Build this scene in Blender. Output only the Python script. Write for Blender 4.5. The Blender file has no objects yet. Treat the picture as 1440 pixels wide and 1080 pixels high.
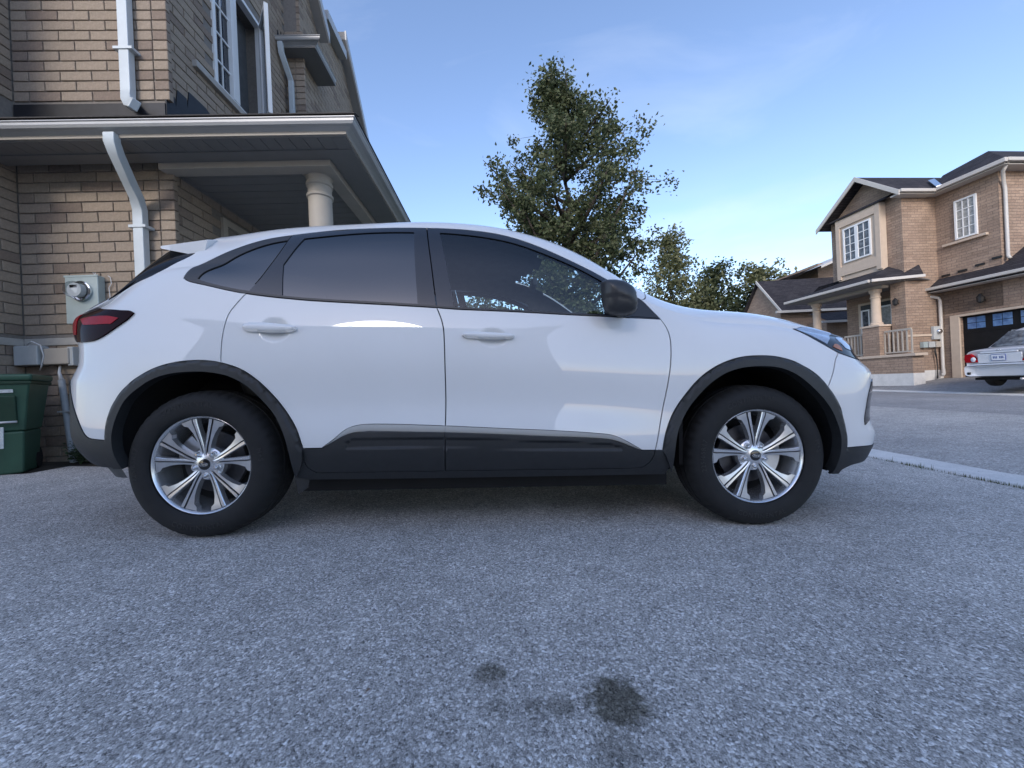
import bpy, bmesh, math, random
import numpy as np
from mathutils import Vector, Matrix, geometry as mgeo
R = math.radians
random.seed(7); rng = np.random.default_rng(7)
SC = bpy.context.scene
COL = SC.collection

# ------------------------------------------------------------------ camera
cam_data = bpy.data.cameras.new('camera')
cam_data.sensor_width = 36.0
cam_data.lens = 36.0 * 545.0 / 1440.0
cam_data.clip_start = 0.05
cam_data.clip_end = 4000.0
cam = bpy.data.objects.new('camera', cam_data)
COL.objects.link(cam)
CAM_H = 0.7177
cam.matrix_world = Matrix.Translation((0, 0, CAM_H)) @ Matrix.Rotation(R(2.6), 4, 'Y') @ Matrix.Rotation(R(90), 4, 'X')
SC.camera = cam

# ------------------------------------------------------------------ sky, sun, exposure
SUN_EL, SUN_AZ = R(26), R(195)      # azimuth clockwise from +Y
world = bpy.data.worlds.new('World')
SC.world = world
world.use_nodes = True
wn, wl = world.node_tree.nodes, world.node_tree.links
for n in list(wn): wn.remove(n)
w_out = wn.new('ShaderNodeOutputWorld'); w_bg = wn.new('ShaderNodeBackground')
sky = wn.new('ShaderNodeTexSky'); sky.sky_type = 'NISHITA'; sky.sun_disc = False
sky.sun_elevation = SUN_EL; sky.sun_rotation = SUN_AZ
sky.altitude = 150; sky.air_density = 1.0; sky.dust_density = 0.9; sky.ozone_density = 3.0
w_tc = wn.new('ShaderNodeTexCoord')
w_map = wn.new('ShaderNodeMapping'); w_map.inputs['Rotation'].default_value = (R(8), R(30), R(118)); w_map.inputs['Scale'].default_value = (1.2, 4.2, 5.0)
w_noise = wn.new('ShaderNodeTexNoise'); w_noise.inputs['Scale'].default_value = 1.15; w_noise.inputs['Detail'].default_value = 8; w_noise.inputs['Roughness'].default_value = 0.55; w_noise.inputs['Distortion'].default_value = 0.5
w_ramp = wn.new('ShaderNodeValToRGB'); w_ramp.color_ramp.elements[0].position = 0.57; w_ramp.color_ramp.elements[1].position = 0.95
w_ramp.color_ramp.elements[0].color = (0, 0, 0, 1); w_ramp.color_ramp.elements[1].color = (0.22, 0.22, 0.22, 1)
w_mix = wn.new('ShaderNodeMixRGB'); w_mix.inputs['Color2'].default_value = (4.0, 4.2, 4.5, 1)
wl.new(w_tc.outputs['Generated'], w_map.inputs['Vector']); wl.new(w_map.outputs['Vector'], w_noise.inputs['Vector'])
wl.new(w_noise.outputs['Fac'], w_ramp.inputs['Fac']); wl.new(w_ramp.outputs['Color'], w_mix.inputs['Fac'])
w_tint = wn.new('ShaderNodeMixRGB'); w_tint.blend_type = 'MULTIPLY'; w_tint.inputs['Fac'].default_value = 1.0; w_tint.inputs['Color2'].default_value = (1.07, 0.975, 0.96, 1)
wl.new(sky.outputs['Color'], w_tint.inputs['Color1']); wl.new(w_tint.outputs['Color'], w_mix.inputs['Color1']); # thin cloud banks low over the horizon
w_sep = wn.new('ShaderNodeSeparateXYZ'); wl.new(w_tc.outputs['Generated'], w_sep.inputs[0])
w_low = wn.new('ShaderNodeMapRange'); w_low.interpolation_type = 'SMOOTHSTEP'; w_low.inputs['From Min'].default_value = 0.46; w_low.inputs['From Max'].default_value = 0.16; wl.new(w_sep.outputs['Z'], w_low.inputs['Value'])
w_map2 = wn.new('ShaderNodeMapping'); w_map2.inputs['Scale'].default_value = (1.6, 1.6, 6.0); w_map2.inputs['Location'].default_value = (0.35, 0.1, 0.0); wl.new(w_tc.outputs['Generated'], w_map2.inputs['Vector'])
w_n2 = wn.new('ShaderNodeTexNoise'); w_n2.inputs['Scale'].default_value = 1.7; w_n2.inputs['Detail'].default_value = 7; w_n2.inputs['Roughness'].default_value = 0.55; wl.new(w_map2.outputs['Vector'], w_n2.inputs['Vector'])
w_r2 = wn.new('ShaderNodeMapRange'); w_r2.interpolation_type = 'SMOOTHSTEP'; w_r2.inputs['From Min'].default_value = 0.48; w_r2.inputs['From Max'].default_value = 0.72; w_r2.inputs['To Max'].default_value = 0.42; wl.new(w_n2.outputs['Fac'], w_r2.inputs['Value'])
w_m2 = wn.new('ShaderNodeMath'); w_m2.operation = 'MULTIPLY'; wl.new(w_low.outputs[0], w_m2.inputs[0]); wl.new(w_r2.outputs[0], w_m2.inputs[1])
w_mix2 = wn.new('ShaderNodeMixRGB'); w_mix2.inputs['Color2'].default_value = (3.0, 3.1, 3.3, 1); wl.new(w_m2.outputs[0], w_mix2.inputs['Fac']); wl.new(w_mix.outputs['Color'], w_mix2.inputs['Color1']); wl.new(w_mix2.outputs['Color'], w_bg.inputs['Color'])
w_bg.inputs['Strength'].default_value = 0.15
wl.new(w_bg.outputs['Background'], w_out.inputs['Surface'])

sun_data = bpy.data.lights.new('sun', 'SUN')
sun_data.energy = 0.85; sun_data.angle = R(16); sun_data.color = (1.0, 0.95, 0.88)
sun = bpy.data.objects.new('sun', sun_data); COL.objects.link(sun)
sd = Vector((math.sin(SUN_AZ) * math.cos(SUN_EL), math.cos(SUN_AZ) * math.cos(SUN_EL), math.sin(SUN_EL)))
sun.rotation_euler = (-sd).to_track_quat('-Z', 'Y').to_euler()
sun.location = sd * 60

SC.view_settings.view_transform = 'Standard'
SC.view_settings.look = 'None'
SC.view_settings.exposure = 1.2
SC.view_settings.gamma = 1.0
SC.cycles.use_denoising = True
SC.cycles.max_bounces = 8
SC.cycles.transparent_max_bounces = 12

# ------------------------------------------------------------------ materials
MATS = {}
def new_mat(name):
    m = bpy.data.materials.new(name); m.use_nodes = True
    nt = m.node_tree
    for n in list(nt.nodes): nt.nodes.remove(n)
    out = nt.nodes.new('ShaderNodeOutputMaterial'); b = nt.nodes.new('ShaderNodeBsdfPrincipled')
    nt.links.new(b.outputs[0], out.inputs[0])
    MATS[name] = m
    return m, nt, b
def noise(nt, scale, detail=4, rough=0.6, vec=None, dist=0.0):
    n = nt.nodes.new('ShaderNodeTexNoise'); n.inputs['Scale'].default_value = scale; n.inputs['Detail'].default_value = detail
    n.inputs['Roughness'].default_value = rough; n.inputs['Distortion'].default_value = dist
    if vec is None:
        tc = nt.nodes.new('ShaderNodeTexCoord'); vec = tc.outputs['Object']
    nt.links.new(vec, n.inputs['Vector'])
    return n
def ramp(nt, fac, stops):
    r = nt.nodes.new('ShaderNodeValToRGB'); e = r.color_ramp.elements
    while len(e) < len(stops): e.new(0.5)
    for k, (p, c) in enumerate(stops):
        e[k].position = p; e[k].color = (*c, 1) if len(c) == 3 else c
    nt.links.new(fac, r.inputs['Fac'])
    return r
def mix(nt, a, b, fac, mode='MIX'):
    m = nt.nodes.new('ShaderNodeMixRGB'); m.blend_type = mode
    for sock, v in ((m.inputs['Color1'], a), (m.inputs['Color2'], b), (m.inputs['Fac'], fac)):
        if isinstance(v, bpy.types.NodeSocket): nt.links.new(v, sock)
        elif isinstance(v, (int, float)): sock.default_value = v
        else: sock.default_value = (*v, 1) if len(v) == 3 else v
    return m.outputs['Color']
def bump(nt, b, height, strength=0.3, dist=0.01):
    n = nt.nodes.new('ShaderNodeBump'); n.inputs['Strength'].default_value = strength; n.inputs['Distance'].default_value = dist
    nt.links.new(height, n.inputs['Height']); nt.links.new(n.outputs['Normal'], b.inputs['Normal'])
    return n
def plain(name, col, rough=0.5, metal=0.0, var=0.12, scale=6.0, bmp=0.0, bscale=80.0, coat=0.0, spec=0.5):
    m, nt, b = new_mat(name)
    n = noise(nt, scale, 5, 0.65)
    lo = tuple(max(0, c * (1 - var)) for c in col); hi = tuple(min(1, c * (1 + var)) for c in col)
    r = ramp(nt, n.outputs['Fac'], [(0.3, lo), (0.7, hi)])
    nt.links.new(r.outputs['Color'], b.inputs['Base Color'])
    b.inputs['Roughness'].default_value = rough; b.inputs['Metallic'].default_value = metal
    b.inputs['Specular IOR Level'].default_value = spec
    if coat: b.inputs['Coat Weight'].default_value = coat; b.inputs['Coat Roughness'].default_value = 0.03
    if bmp:
        n2 = noise(nt, bscale, 4, 0.6); bump(nt, b, n2.outputs['Fac'], bmp, 0.004)
    return m
def glass(name, tint, ior=1.5, rough=0.0):
    m = bpy.data.materials.new(name); m.use_nodes = True; nt = m.node_tree
    for n in list(nt.nodes): nt.nodes.remove(n)
    out = nt.nodes.new('ShaderNodeOutputMaterial'); mx = nt.nodes.new('ShaderNodeMixShader'); fr = nt.nodes.new('ShaderNodeFresnel')
    # the fresnel node inverts the index on back faces; undo that, a thin pane reflects alike from both sides
    ge = nt.nodes.new('ShaderNodeNewGeometry'); mp = nt.nodes.new('ShaderNodeMapRange'); mp.inputs['To Min'].default_value = ior; mp.inputs['To Max'].default_value = 1.0 / ior
    nt.links.new(ge.outputs['Backfacing'], mp.inputs['Value']); nt.links.new(mp.outputs[0], fr.inputs['IOR'])
    tr = nt.nodes.new('ShaderNodeBsdfTransparent'); tr.inputs['Color'].default_value = (*tint, 1)
    gl = nt.nodes.new('ShaderNodeBsdfGlossy'); gl.inputs['Roughness'].default_value = rough
    nt.links.new(fr.outputs[0], mx.inputs[0]); nt.links.new(tr.outputs[0], mx.inputs[1]); nt.links.new(gl.outputs[0], mx.inputs[2])
    nt.links.new(mx.outputs[0], out.inputs[0])
    MATS[name] = m
    return m

plain('paint_white', (0.72, 0.722, 0.725), 0.55, 0, 0.015, 3.0, coat=1.0, spec=0.25)
MATS['paint_white'].node_tree.nodes['Principled BSDF'].inputs['Coat IOR'].default_value = 1.52; MATS['paint_white'].node_tree.nodes['Principled BSDF'].inputs['Coat Roughness'].default_value = 0.012
plain('paint_silver', (0.64, 0.67, 0.72), 0.35, 0.25, 0.03, 3.0, coat=0.8)
plain('clad_black', (0.017, 0.0185, 0.021), 0.5, 0, 0.15, 30.0, bmp=0.25, bscale=900)
plain('gloss_black', (0.010, 0.010, 0.012), 0.12, 0, 0.1, 5.0, coat=0.6)
plain('trim_black', (0.030, 0.031, 0.034), 0.38, 0, 0.1, 8.0)
plain('void_black', (0.006, 0.006, 0.007), 0.9, 0, 0.2, 8.0)
plain('rubber', (0.0095, 0.0098, 0.011), 0.8, 0, 0.25, 14.0, bmp=0.3, bscale=260)
plain('alloy', (0.72, 0.73, 0.75), 0.27, 0.85, 0.05, 20.0)
plain('alloy_dark', (0.60, 0.61, 0.63), 0.34, 0.8, 0.08, 20.0)
plain('chrome', (0.75, 0.76, 0.78), 0.12, 1.0, 0.03, 20.0)
plain('steel_disc', (0.09, 0.09, 0.10), 0.5, 0.8, 0.2, 30.0)
plain('cabin', (0.10, 0.104, 0.11), 0.8, 0, 0.2, 12.0)
plain('cabin_grey', (0.16, 0.17, 0.18), 0.85, 0, 0.15, 12.0)
plain('lamp_red', (0.30, 0.004, 0.010), 0.25, 0, 0.2, 14.0, spec=0.12)
plain('lamp_smoke', (0.014, 0.0015, 0.0025), 0.08, 0, 0.3, 14.0, spec=0.05)
plain('glass_black', (0.006, 0.006, 0.008), 0.05, 0, 0.2, 5.0, spec=0.16)
plain('rubber_text', (0.020, 0.0205, 0.022), 0.7, 0, 0.1, 14.0)
plain('lamp_clear', (0.42, 0.47, 0.56), 0.10, 0.5, 0.35, 9.0, coat=1.0)
plain('lamp_amber', (0.42, 0.13, 0.03), 0.15, 0.2, 0.3, 14.0, coat=1.0)
glass('glass_front', (0.80, 0.86, 0.85), 1.75)
glass('glass_privacy', (0.03, 0.032, 0.04), 2.25)
glass('glass_house', (0.35, 0.38, 0.42), 1.9)

# ------------------------------------------------------------------ mesh helpers
def obj(name, me, mat=None, parent=None, loc=None):
    if mat is not None and not me.materials:
        for k in (mat if isinstance(mat, (list, tuple)) else [mat]): me.materials.append(MATS[k])
    o = bpy.data.objects.new(name, me); COL.objects.link(o)
    if parent is not None: o.parent = parent
    if loc is not None: o.location = loc
    return o
def empty(name, loc=(0, 0, 0), rz=0.0, parent=None):
    o = bpy.data.objects.new(name, None); COL.objects.link(o)
    o.empty_display_size = 0.2; o.location = loc; o.rotation_euler = (0, 0, rz)
    if parent is not None: o.parent = parent
    return o
def tag(o, label, cat, group=None, kind=None):
    o['label'] = label; o['category'] = cat
    if group: o['group'] = group
    if kind: o['kind'] = kind
    return o
def structure(o): o['kind'] = 'structure'; return o
class MB:
    def __init__(s): s.v = []; s.f = []; s.m = []; s.mi = 0
    def add(s, vs, fs):
        b = len(s.v); s.v += [tuple(map(float, v)) for v in vs]; s.f += [tuple(i + b for i in f) for f in fs]; s.m += [s.mi] * len(fs)
        return s
    def box(s, x0, x1, y0, y1, z0, z1, M=None):
        vs = [(x0, y0, z0), (x1, y0, z0), (x1, y1, z0), (x0, y1, z0), (x0, y0, z1), (x1, y0, z1), (x1, y1, z1), (x0, y1, z1)]
        if M is not None: vs = [tuple(M @ Vector(v)) for v in vs]
        return s.add(vs, [(0, 3, 2, 1), (4, 5, 6, 7), (0, 1, 5, 4), (1, 2, 6, 5), (2, 3, 7, 6), (3, 0, 4, 7)])
    def prism(s, poly, a, b, axis='y'):
        """extrude a 2D polygon between a and b along axis; poly coordinates are the other two axes in order"""
        def P(p, t): return {'x': (t, p[0], p[1]), 'y': (p[0], t, p[1]), 'z': (p[0], p[1], t)}[axis]
        n = len(poly); vs = [P(p, a) for p in poly] + [P(p, b) for p in poly]
        fs = [tuple(range(n)), tuple(range(2 * n - 1, n - 1, -1))] + [(i, i + n, (i + 1) % n + n, (i + 1) % n) for i in range(n)]
        return s.add(vs, fs)
    def tube(s, pts, r, seg=10, caps=True):
        pts = [Vector(p) for p in pts]; n = len(pts); rs = r if isinstance(r, (list, tuple)) else [r] * n
        rings = []; up = None
        for i, p in enumerate(pts):
            t = ((pts[min(i + 1, n - 1)] - pts[max(i - 1, 0)])).normalized()
            if up is None: up = Vector((0, 0, 1)) if abs(t.z) < 0.9 else Vector((1, 0, 0))
            a = t.cross(up).normalized(); bb = a.cross(t).normalized(); up = bb
            rings.append([p + (a * math.cos(2 * math.pi * k / seg) + bb * math.sin(2 * math.pi * k / seg)) * rs[i] for k in range(seg)])
        vs = [v for r_ in rings for v in r_]; fs = []
        for i in range(n - 1):
            for k in range(seg): fs.append((i * seg + k, i * seg + (k + 1) % seg, (i + 1) * seg + (k + 1) % seg, (i + 1) * seg + k))
        if caps: fs += [tuple(range(seg - 1, -1, -1)), tuple((n - 1) * seg + k for k in range(seg))]
        return s.add(vs, fs)
    def rect_tube(s, pts, w, d):
        """rectangular duct along points (w in x-ish, d in y-ish)"""
        pts = [Vector(p) for p in pts]; n = len(pts); vs = []; fs = []
        for i, p in enumerate(pts):
            t = (pts[min(i + 1, n - 1)] - pts[max(i - 1, 0)]).normalized()
            b = Vector((0, 1, 0)); b = (b - t * b.dot(t)).normalized(); a = b.cross(t).normalized()
            vs += [p - a * w / 2 - b * d / 2, p + a * w / 2 - b * d / 2, p + a * w / 2 + b * d / 2, p - a * w / 2 + b * d / 2]
        for i in range(n - 1):
            for k in range(4): fs.append((i * 4 + k, i * 4 + (k + 1) % 4, (i + 1) * 4 + (k + 1) % 4, (i + 1) * 4 + k))
        fs += [(3, 2, 1, 0), tuple((n - 1) * 4 + k for k in range(4))]
        return s.add(vs, fs)
    def lathe(s, prof, seg=48, axis='z', M=None, close=False):
        """prof: (radius, height) points"""
        n = len(prof); vs = []
        for k in range(seg):
            a = 2 * math.pi * k / seg; c, q = math.cos(a), math.sin(a)
            for r, h in prof: vs.append({'z': (r * c, r * q, h), 'y': (r * c, h, r * q), 'x': (h, r * c, r * q)}[axis])
        if M is not None: vs = [tuple(M @ Vector(v)) for v in vs]
        fs = []
        for k in range(seg):
            for i in range(n - 1 if not close else n):
                j = (i + 1) % n
                fs.append((k * n + i, ((k + 1) % seg) * n + i, ((k + 1) % seg) * n + j, k * n + j))
        return s.add(vs, fs)
    def mesh(s, name, smooth=False, angle=None, recalc=True):
        me = bpy.data.meshes.new(name); me.from_pydata(s.v, [], s.f)
        if any(s.m): me.polygons.foreach_set('material_index', s.m)
        if recalc:
            bm = bmesh.new(); bm.from_mesh(me); bmesh.ops.recalc_face_normals(bm, faces=bm.faces); bm.to_mesh(me); bm.free()
        if smooth: me.polygons.foreach_set('use_smooth', [True] * len(me.polygons))
        if smooth and angle: me.set_sharp_from_angle(angle=R(angle))
        me.update()
        return me
    def build(s, name, mat, parent=None, smooth=False, angle=None, bevel=0.0, seg=2, recalc=True):
        o = obj(name, s.mesh(name, smooth or bevel > 0, angle or (40 if bevel > 0 else None), recalc), mat, parent)
        if bevel > 0:
            b = o.modifiers.new('bevel', 'BEVEL'); b.width = bevel; b.segments = seg; b.limit_method = 'ANGLE'; b.angle_limit = R(35); b.harden_normals = True
        return o
def in_poly(P, poly):
    P = np.asarray(P, float); poly = np.asarray(poly, float); x, y = P[:, 0], P[:, 1]; c = np.zeros(len(P), bool)
    a = poly; b = np.roll(poly, -1, 0)
    for (x1, y1), (x2, y2) in zip(a, b):
        if y1 == y2: continue
        m = ((y1 > y) != (y2 > y)) & (x < (x2 - x1) * (y - y1) / (y2 - y1) + x1); c ^= m
    return c
def dist_poly(P, poly, closed=True):
    P = np.asarray(P, float); a = np.asarray(poly, float); b = np.roll(a, -1, 0)
    if not closed: a = a[:-1]; b = b[:-1]
    d = np.full(len(P), 1e9)
    for p, q in zip(a, b):
        e = q - p; L = e @ e
        t = np.clip(((P - p) @ e) / L if L > 0 else np.zeros(len(P)), 0, 1)
        d = np.minimum(d, np.hypot(*(P - p - t[:, None] * e).T))
    return d
def catmull(pts, step=0.02):
    """smooth open chain through pts, resampled"""
    p = np.asarray(pts, float)
    if len(p) == 2:
        n = max(1, int(math.ceil(np.linalg.norm(p[1] - p[0]) / step)))
        return np.array([p[0] + (p[1] - p[0]) * k / n for k in range(n + 1)])
    e = np.vstack([2 * p[0] - p[1], p, 2 * p[-1] - p[-2]]); out = []
    for i in range(1, len(e) - 2):
        p0, p1, p2, p3 = e[i - 1:i + 3]; L = np.linalg.norm(p2 - p1); n = max(2, int(math.ceil(L / step)))
        t0 = 0; t1 = t0 + max(np.linalg.norm(p1 - p0), 1e-6) ** .5; t2 = t1 + max(L, 1e-6) ** .5; t3 = t2 + max(np.linalg.norm(p3 - p2), 1e-6) ** .5
        for k in range(n):
            t = t1 + (t2 - t1) * k / n
            A1 = (t1 - t) / (t1 - t0) * p0 + (t - t0) / (t1 - t0) * p1; A2 = (t2 - t) / (t2 - t1) * p1 + (t - t1) / (t2 - t1) * p2; A3 = (t3 - t) / (t3 - t2) * p2 + (t - t2) / (t3 - t2) * p3
            B1 = (t2 - t) / (t2 - t0) * A1 + (t - t0) / (t2 - t0) * A2; B2 = (t3 - t) / (t3 - t1) * A2 + (t - t1) / (t3 - t1) * A3
            out.append((t2 - t) / (t2 - t1) * B1 + (t - t1) / (t2 - t1) * B2)
    out.append(p[-1]); out = np.array(out)
    for _ in range(2): out[1:-1] = .5 * out[1:-1] + .25 * (out[:-2] + out[2:])
    return out
def outline(chains, step=0.02):
    o = np.vstack([catmull(c, step)[:-1] if np.allclose(c[-1], chains[(i + 1) % len(chains)][0], atol=1e-4) else catmull(c, step) for i, c in enumerate(chains)])
    keep = [0]
    for i in range(1, len(o)):
        if np.hypot(*(o[i] - o[keep[-1]])) > 0.003: keep.append(i)
    if np.hypot(*(o[keep[-1]] - o[0])) <= 0.003: keep.pop()
    return o[keep]
def inset(poly, d):
    p = np.asarray(poly, float); a = np.roll(p, 1, 0); b = np.roll(p, -1, 0)
    area = 0.5 * np.sum(p[:, 0] * b[:, 1] - b[:, 0] * p[:, 1])
    t1 = p - a; t2 = b - p; t1 /= np.maximum(np.linalg.norm(t1, axis=1, keepdims=True), 1e-9); t2 /= np.maximum(np.linalg.norm(t2, axis=1, keepdims=True), 1e-9)
    n = np.stack([-(t1 + t2)[:, 1], (t1 + t2)[:, 0]], 1); n /= np.maximum(np.linalg.norm(n, axis=1, keepdims=True), 1e-9)
    return p + n * d * (1 if area > 0 else -1)
def triangulate(poly, holes, pts):
    """constrained triangulation of poly minus holes with extra interior points"""
    V = []; Eg = []
    for ring in [poly] + list(holes):
        b = len(V); n = len(ring); V += [Vector(map(float, p)) for p in ring]; Eg += [(b + i, b + (i + 1) % n) for i in range(n)]
    V += [Vector(map(float, p)) for p in pts]
    v, e, f, *_ = mgeo.delaunay_2d_cdt(V, Eg, [], 0, 1e-6)
    v = np.array([tuple(p) for p in v]); f = np.array([t for t in f if len(t) == 3])
    c = v[f].mean(1); k = in_poly(c, poly)
    for h in holes: k &= ~in_poly(c, h)
    return v, f[k]
def fine_points(poly, holes, step, refine=()):
    lo, hi = np.min(poly, 0), np.max(poly, 0)
    def grid(l, h, st):
        a = np.arange(l[0] + st / 2, h[0], st); b = np.arange(l[1] + st / 2, h[1], st * .87)
        G = np.array([(x + (st / 2 if j % 2 else 0), y) for j, y in enumerate(b) for x in a]); return G if len(G) else np.zeros((0, 2))
    G = grid(lo, hi, step)
    for (c0, c1, rr, st) in refine:
        g = grid((c0 - rr, c1 - rr), (c0 + rr, c1 + rr), st)
        if len(G): G = G[np.hypot(G[:, 0] - c0, G[:, 1] - c1) > rr]
        G = np.vstack([G, g[np.hypot(g[:, 0] - c0, g[:, 1] - c1) <= rr]])
    if len(G) == 0: return G
    k = in_poly(G, poly) & (dist_poly(G, poly) > step * .3)
    for h in holes: k &= ~in_poly(G, h) & (dist_poly(G, h) > step * .3)
    return G[k]
# ------------------------------------------------------------------ white crossover: body surface
def spline_rows(t, s):
    t = np.asarray(t, float); n = len(t); h = np.diff(t); A = np.zeros((n, n)); Q = np.zeros((n, n)); A[0, 0] = A[-1, -1] = 1
    for i in range(1, n - 1):
        A[i, i - 1] = h[i - 1]; A[i, i] = 2 * (h[i - 1] + h[i]); A[i, i + 1] = h[i]
        Q[i, i - 1] = 6 / h[i - 1]; Q[i, i] = -6 / h[i - 1] - 6 / h[i]; Q[i, i + 1] = 6 / h[i]
    M = np.linalg.solve(A, Q); s = np.clip(np.asarray(s, float), t[0], t[-1]); k = np.clip(np.searchsorted(t, s) - 1, 0, n - 2)
    a = t[k + 1] - s; b = s - t[k]; hk = h[k]; B = np.zeros((len(s), n)); r = np.arange(len(s))
    B[r, k] += a / hk; B[r, k + 1] += b / hk
    return B + ((a ** 3 / hk - a * hk) / 6)[:, None] * M[k] + ((b ** 3 / hk - b * hk) / 6)[:, None] * M[k + 1]
STATIONS = {
-2.34:[(.80,.24),(.86,.32),(.91,.47),(.92,.62),(.915,.80),(.905,.90),(.885,.99),(.86,1.055),(.81,1.095),(.67,1.125),(.40,1.14),(0,1.15)],
-2.10:[(.82,.22),(.88,.31),(.925,.47),(.925,.62),(.918,.80),(.908,.91),(.88,1.025),(.85,1.085),(.80,1.125),(.66,1.16),(.40,1.18),(0,1.20)],
-1.90:[(.84,.20),(.90,.30),(.935,.47),(.93,.62),(.92,.80),(.905,.92),(.87,1.06),(.825,1.14),(.775,1.20),(.63,1.28),(.40,1.33),(0,1.36)],
-1.70:[(.84,.20),(.90,.30),(.935,.47),(.93,.62),(.922,.80),(.91,.93),(.865,1.14),(.805,1.27),(.74,1.37),(.63,1.47),(.40,1.52),(0,1.54)],
-1.50:[(.84,.20),(.90,.30),(.935,.47),(.93,.62),(.925,.80),(.913,.93),(.86,1.20),(.80,1.32),(.735,1.42),(.63,1.520),(.40,1.57),(0,1.59)],
-1.20:[(.84,.20),(.90,.30),(.935,.47),(.926,.62),(.927,.80),(.915,.94),(.868,1.17),(.805,1.34),(.715,1.492),(.63,1.567),(.40,1.61),(0,1.63)],
-0.80:[(.84,.20),(.90,.30),(.938,.47),(.920,.62),(.927,.80),(.917,.94),(.875,1.13),(.803,1.34),(.700,1.538),(.62,1.605),(.40,1.648),(0,1.668)],
-0.30:[(.84,.20),(.90,.30),(.938,.47),(.916,.62),(.926,.80),(.917,.93),(.880,1.10),(.805,1.33),(.695,1.555),(.62,1.622),(.40,1.665),(0,1.685)],
 0.20:[(0.84,0.2),(0.9,0.3),(0.938,0.46),(0.916,0.61),(0.925,0.79),(0.915,0.92),(0.883,1.07),(0.815,1.27),(0.715,1.476),(0.63,1.556),(0.4,1.621),(0,1.651)],
 0.60:[(0.84,0.2),(0.9,0.3),(0.935,0.45),(0.918,0.6),(0.925,0.78),(0.913,0.91),(0.888,1.045),(0.825,1.19),(0.745,1.31),(0.65,1.387),(0.4,1.467),(0,1.507)],
 0.90:[(0.84,0.2),(0.9,0.3),(0.93,0.44),(0.92,0.59),(0.925,0.77),(0.913,0.9),(0.885,1.01),(0.845,1.09),(0.785,1.139),(0.69,1.197),(0.4,1.277),(0,1.317)],
 1.15:[(0.84,0.2),(0.9,0.3),(0.93,0.44),(0.925,0.59),(0.927,0.76),(0.918,0.88),(0.88,0.985),(0.835,1.031),(0.775,1.082),(0.68,1.126),(0.4,1.169),(0,1.194)],
 1.45:[(0.84,0.2),(0.9,0.3),(0.935,0.44),(0.935,0.58),(0.93,0.74),(0.918,0.86),(0.88,0.965),(0.835,1.012),(0.775,1.064),(0.68,1.102),(0.4,1.136),(0,1.149)],
 1.75:[(0.84,0.2),(0.9,0.28),(0.935,0.42),(0.94,0.56),(0.935,0.7),(0.915,0.82),(0.875,0.922),(0.83,0.967),(0.775,1.012),(0.68,1.049),(0.4,1.082),(0,1.095)],
 2.00:[(0.84,0.2),(0.9,0.28),(0.935,0.4),(0.945,0.54),(0.94,0.67),(0.925,0.79),(0.89,0.885),(0.85,0.935),(0.795,0.963),(0.69,0.99),(0.4,1.015),(0,1.025)],
 2.30:[(.84,.22),(.90,.29),(.93,.40),(.945,.52),(.94,.64),(.925,.75),(.90,.835),(.865,.88),(.82,.91),(.70,.94),(.40,.96),(0,.97)]
}
XS = np.array(sorted(STATIONS)); TB = np.array([STATIONS[x] for x in sorted(STATIONS)])
_m = np.array(STATIONS[-0.30]); KN = np.r_[0, np.cumsum(np.hypot(*np.diff(_m, axis=0).T))]
KN2 = np.r_[KN, 2 * KN[-1] - KN[-2::-1]]; SM = KN[-1]
YK = np.c_[TB[:, :, 0], -TB[:, -2::-1, 0]]; ZK = np.c_[TB[:, :, 1], TB[:, -2::-1, 1]]
NOSE=np.array([(.2,2.11),(.25,2.158),(.29,2.203),(.34,2.241),(.40,2.282),(.44,2.29),(.48,2.252),(.54,2.205),(.60,2.212),(.66,2.245),(.72,2.261),(.76,2.268),(.79,2.23),(.83,2.14),(.87,2.108),(.92,2.11),(.97,2.064),(1.0,2.031),(1.1,1.997)])
TAIL=np.array([(.2,-1.879),(.3,-1.93),(.34,-2.01),(.38,-2.13),(.44,-2.234),(.50,-2.27),(.6,-2.278),(.70,-2.288),(.75,-2.29),(.79,-2.256),(.84,-2.211),(.90,-2.22),(.96,-2.258),(1.02,-2.305),(1.07,-2.335),(1.11,-2.265),(1.15,-2.205),(1.22,-2.21),(1.36,-2.307),(1.6,-2.403)])
X0F, X0R, U1, U0, PW = 1.25, -1.25, 2.30, -2.34, 5.0
def pchip(T, z):
    t = T[:, 0]; v = T[:, 1]; h = np.diff(t); d = np.diff(v) / h; m = np.zeros(len(t)); w1 = 2 * h[1:] + h[:-1]; w2 = h[1:] + 2 * h[:-1]
    with np.errstate(divide='ignore', invalid='ignore'): m[1:-1] = np.where(d[:-1] * d[1:] > 0, (w1 + w2) / (w1 / d[:-1] + w2 / d[1:]), 0)
    z = np.clip(z, t[0], t[-1]); k = np.clip(np.searchsorted(t, z) - 1, 0, len(t) - 2); f = (z - t[k]) / h[k]
    return (2 * f ** 3 - 3 * f * f + 1) * v[k] + (f ** 3 - 2 * f * f + f) * h[k] * m[k] + (3 * f * f - 2 * f ** 3) * v[k + 1] + (f ** 3 - f * f) * h[k] * m[k + 1]
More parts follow.
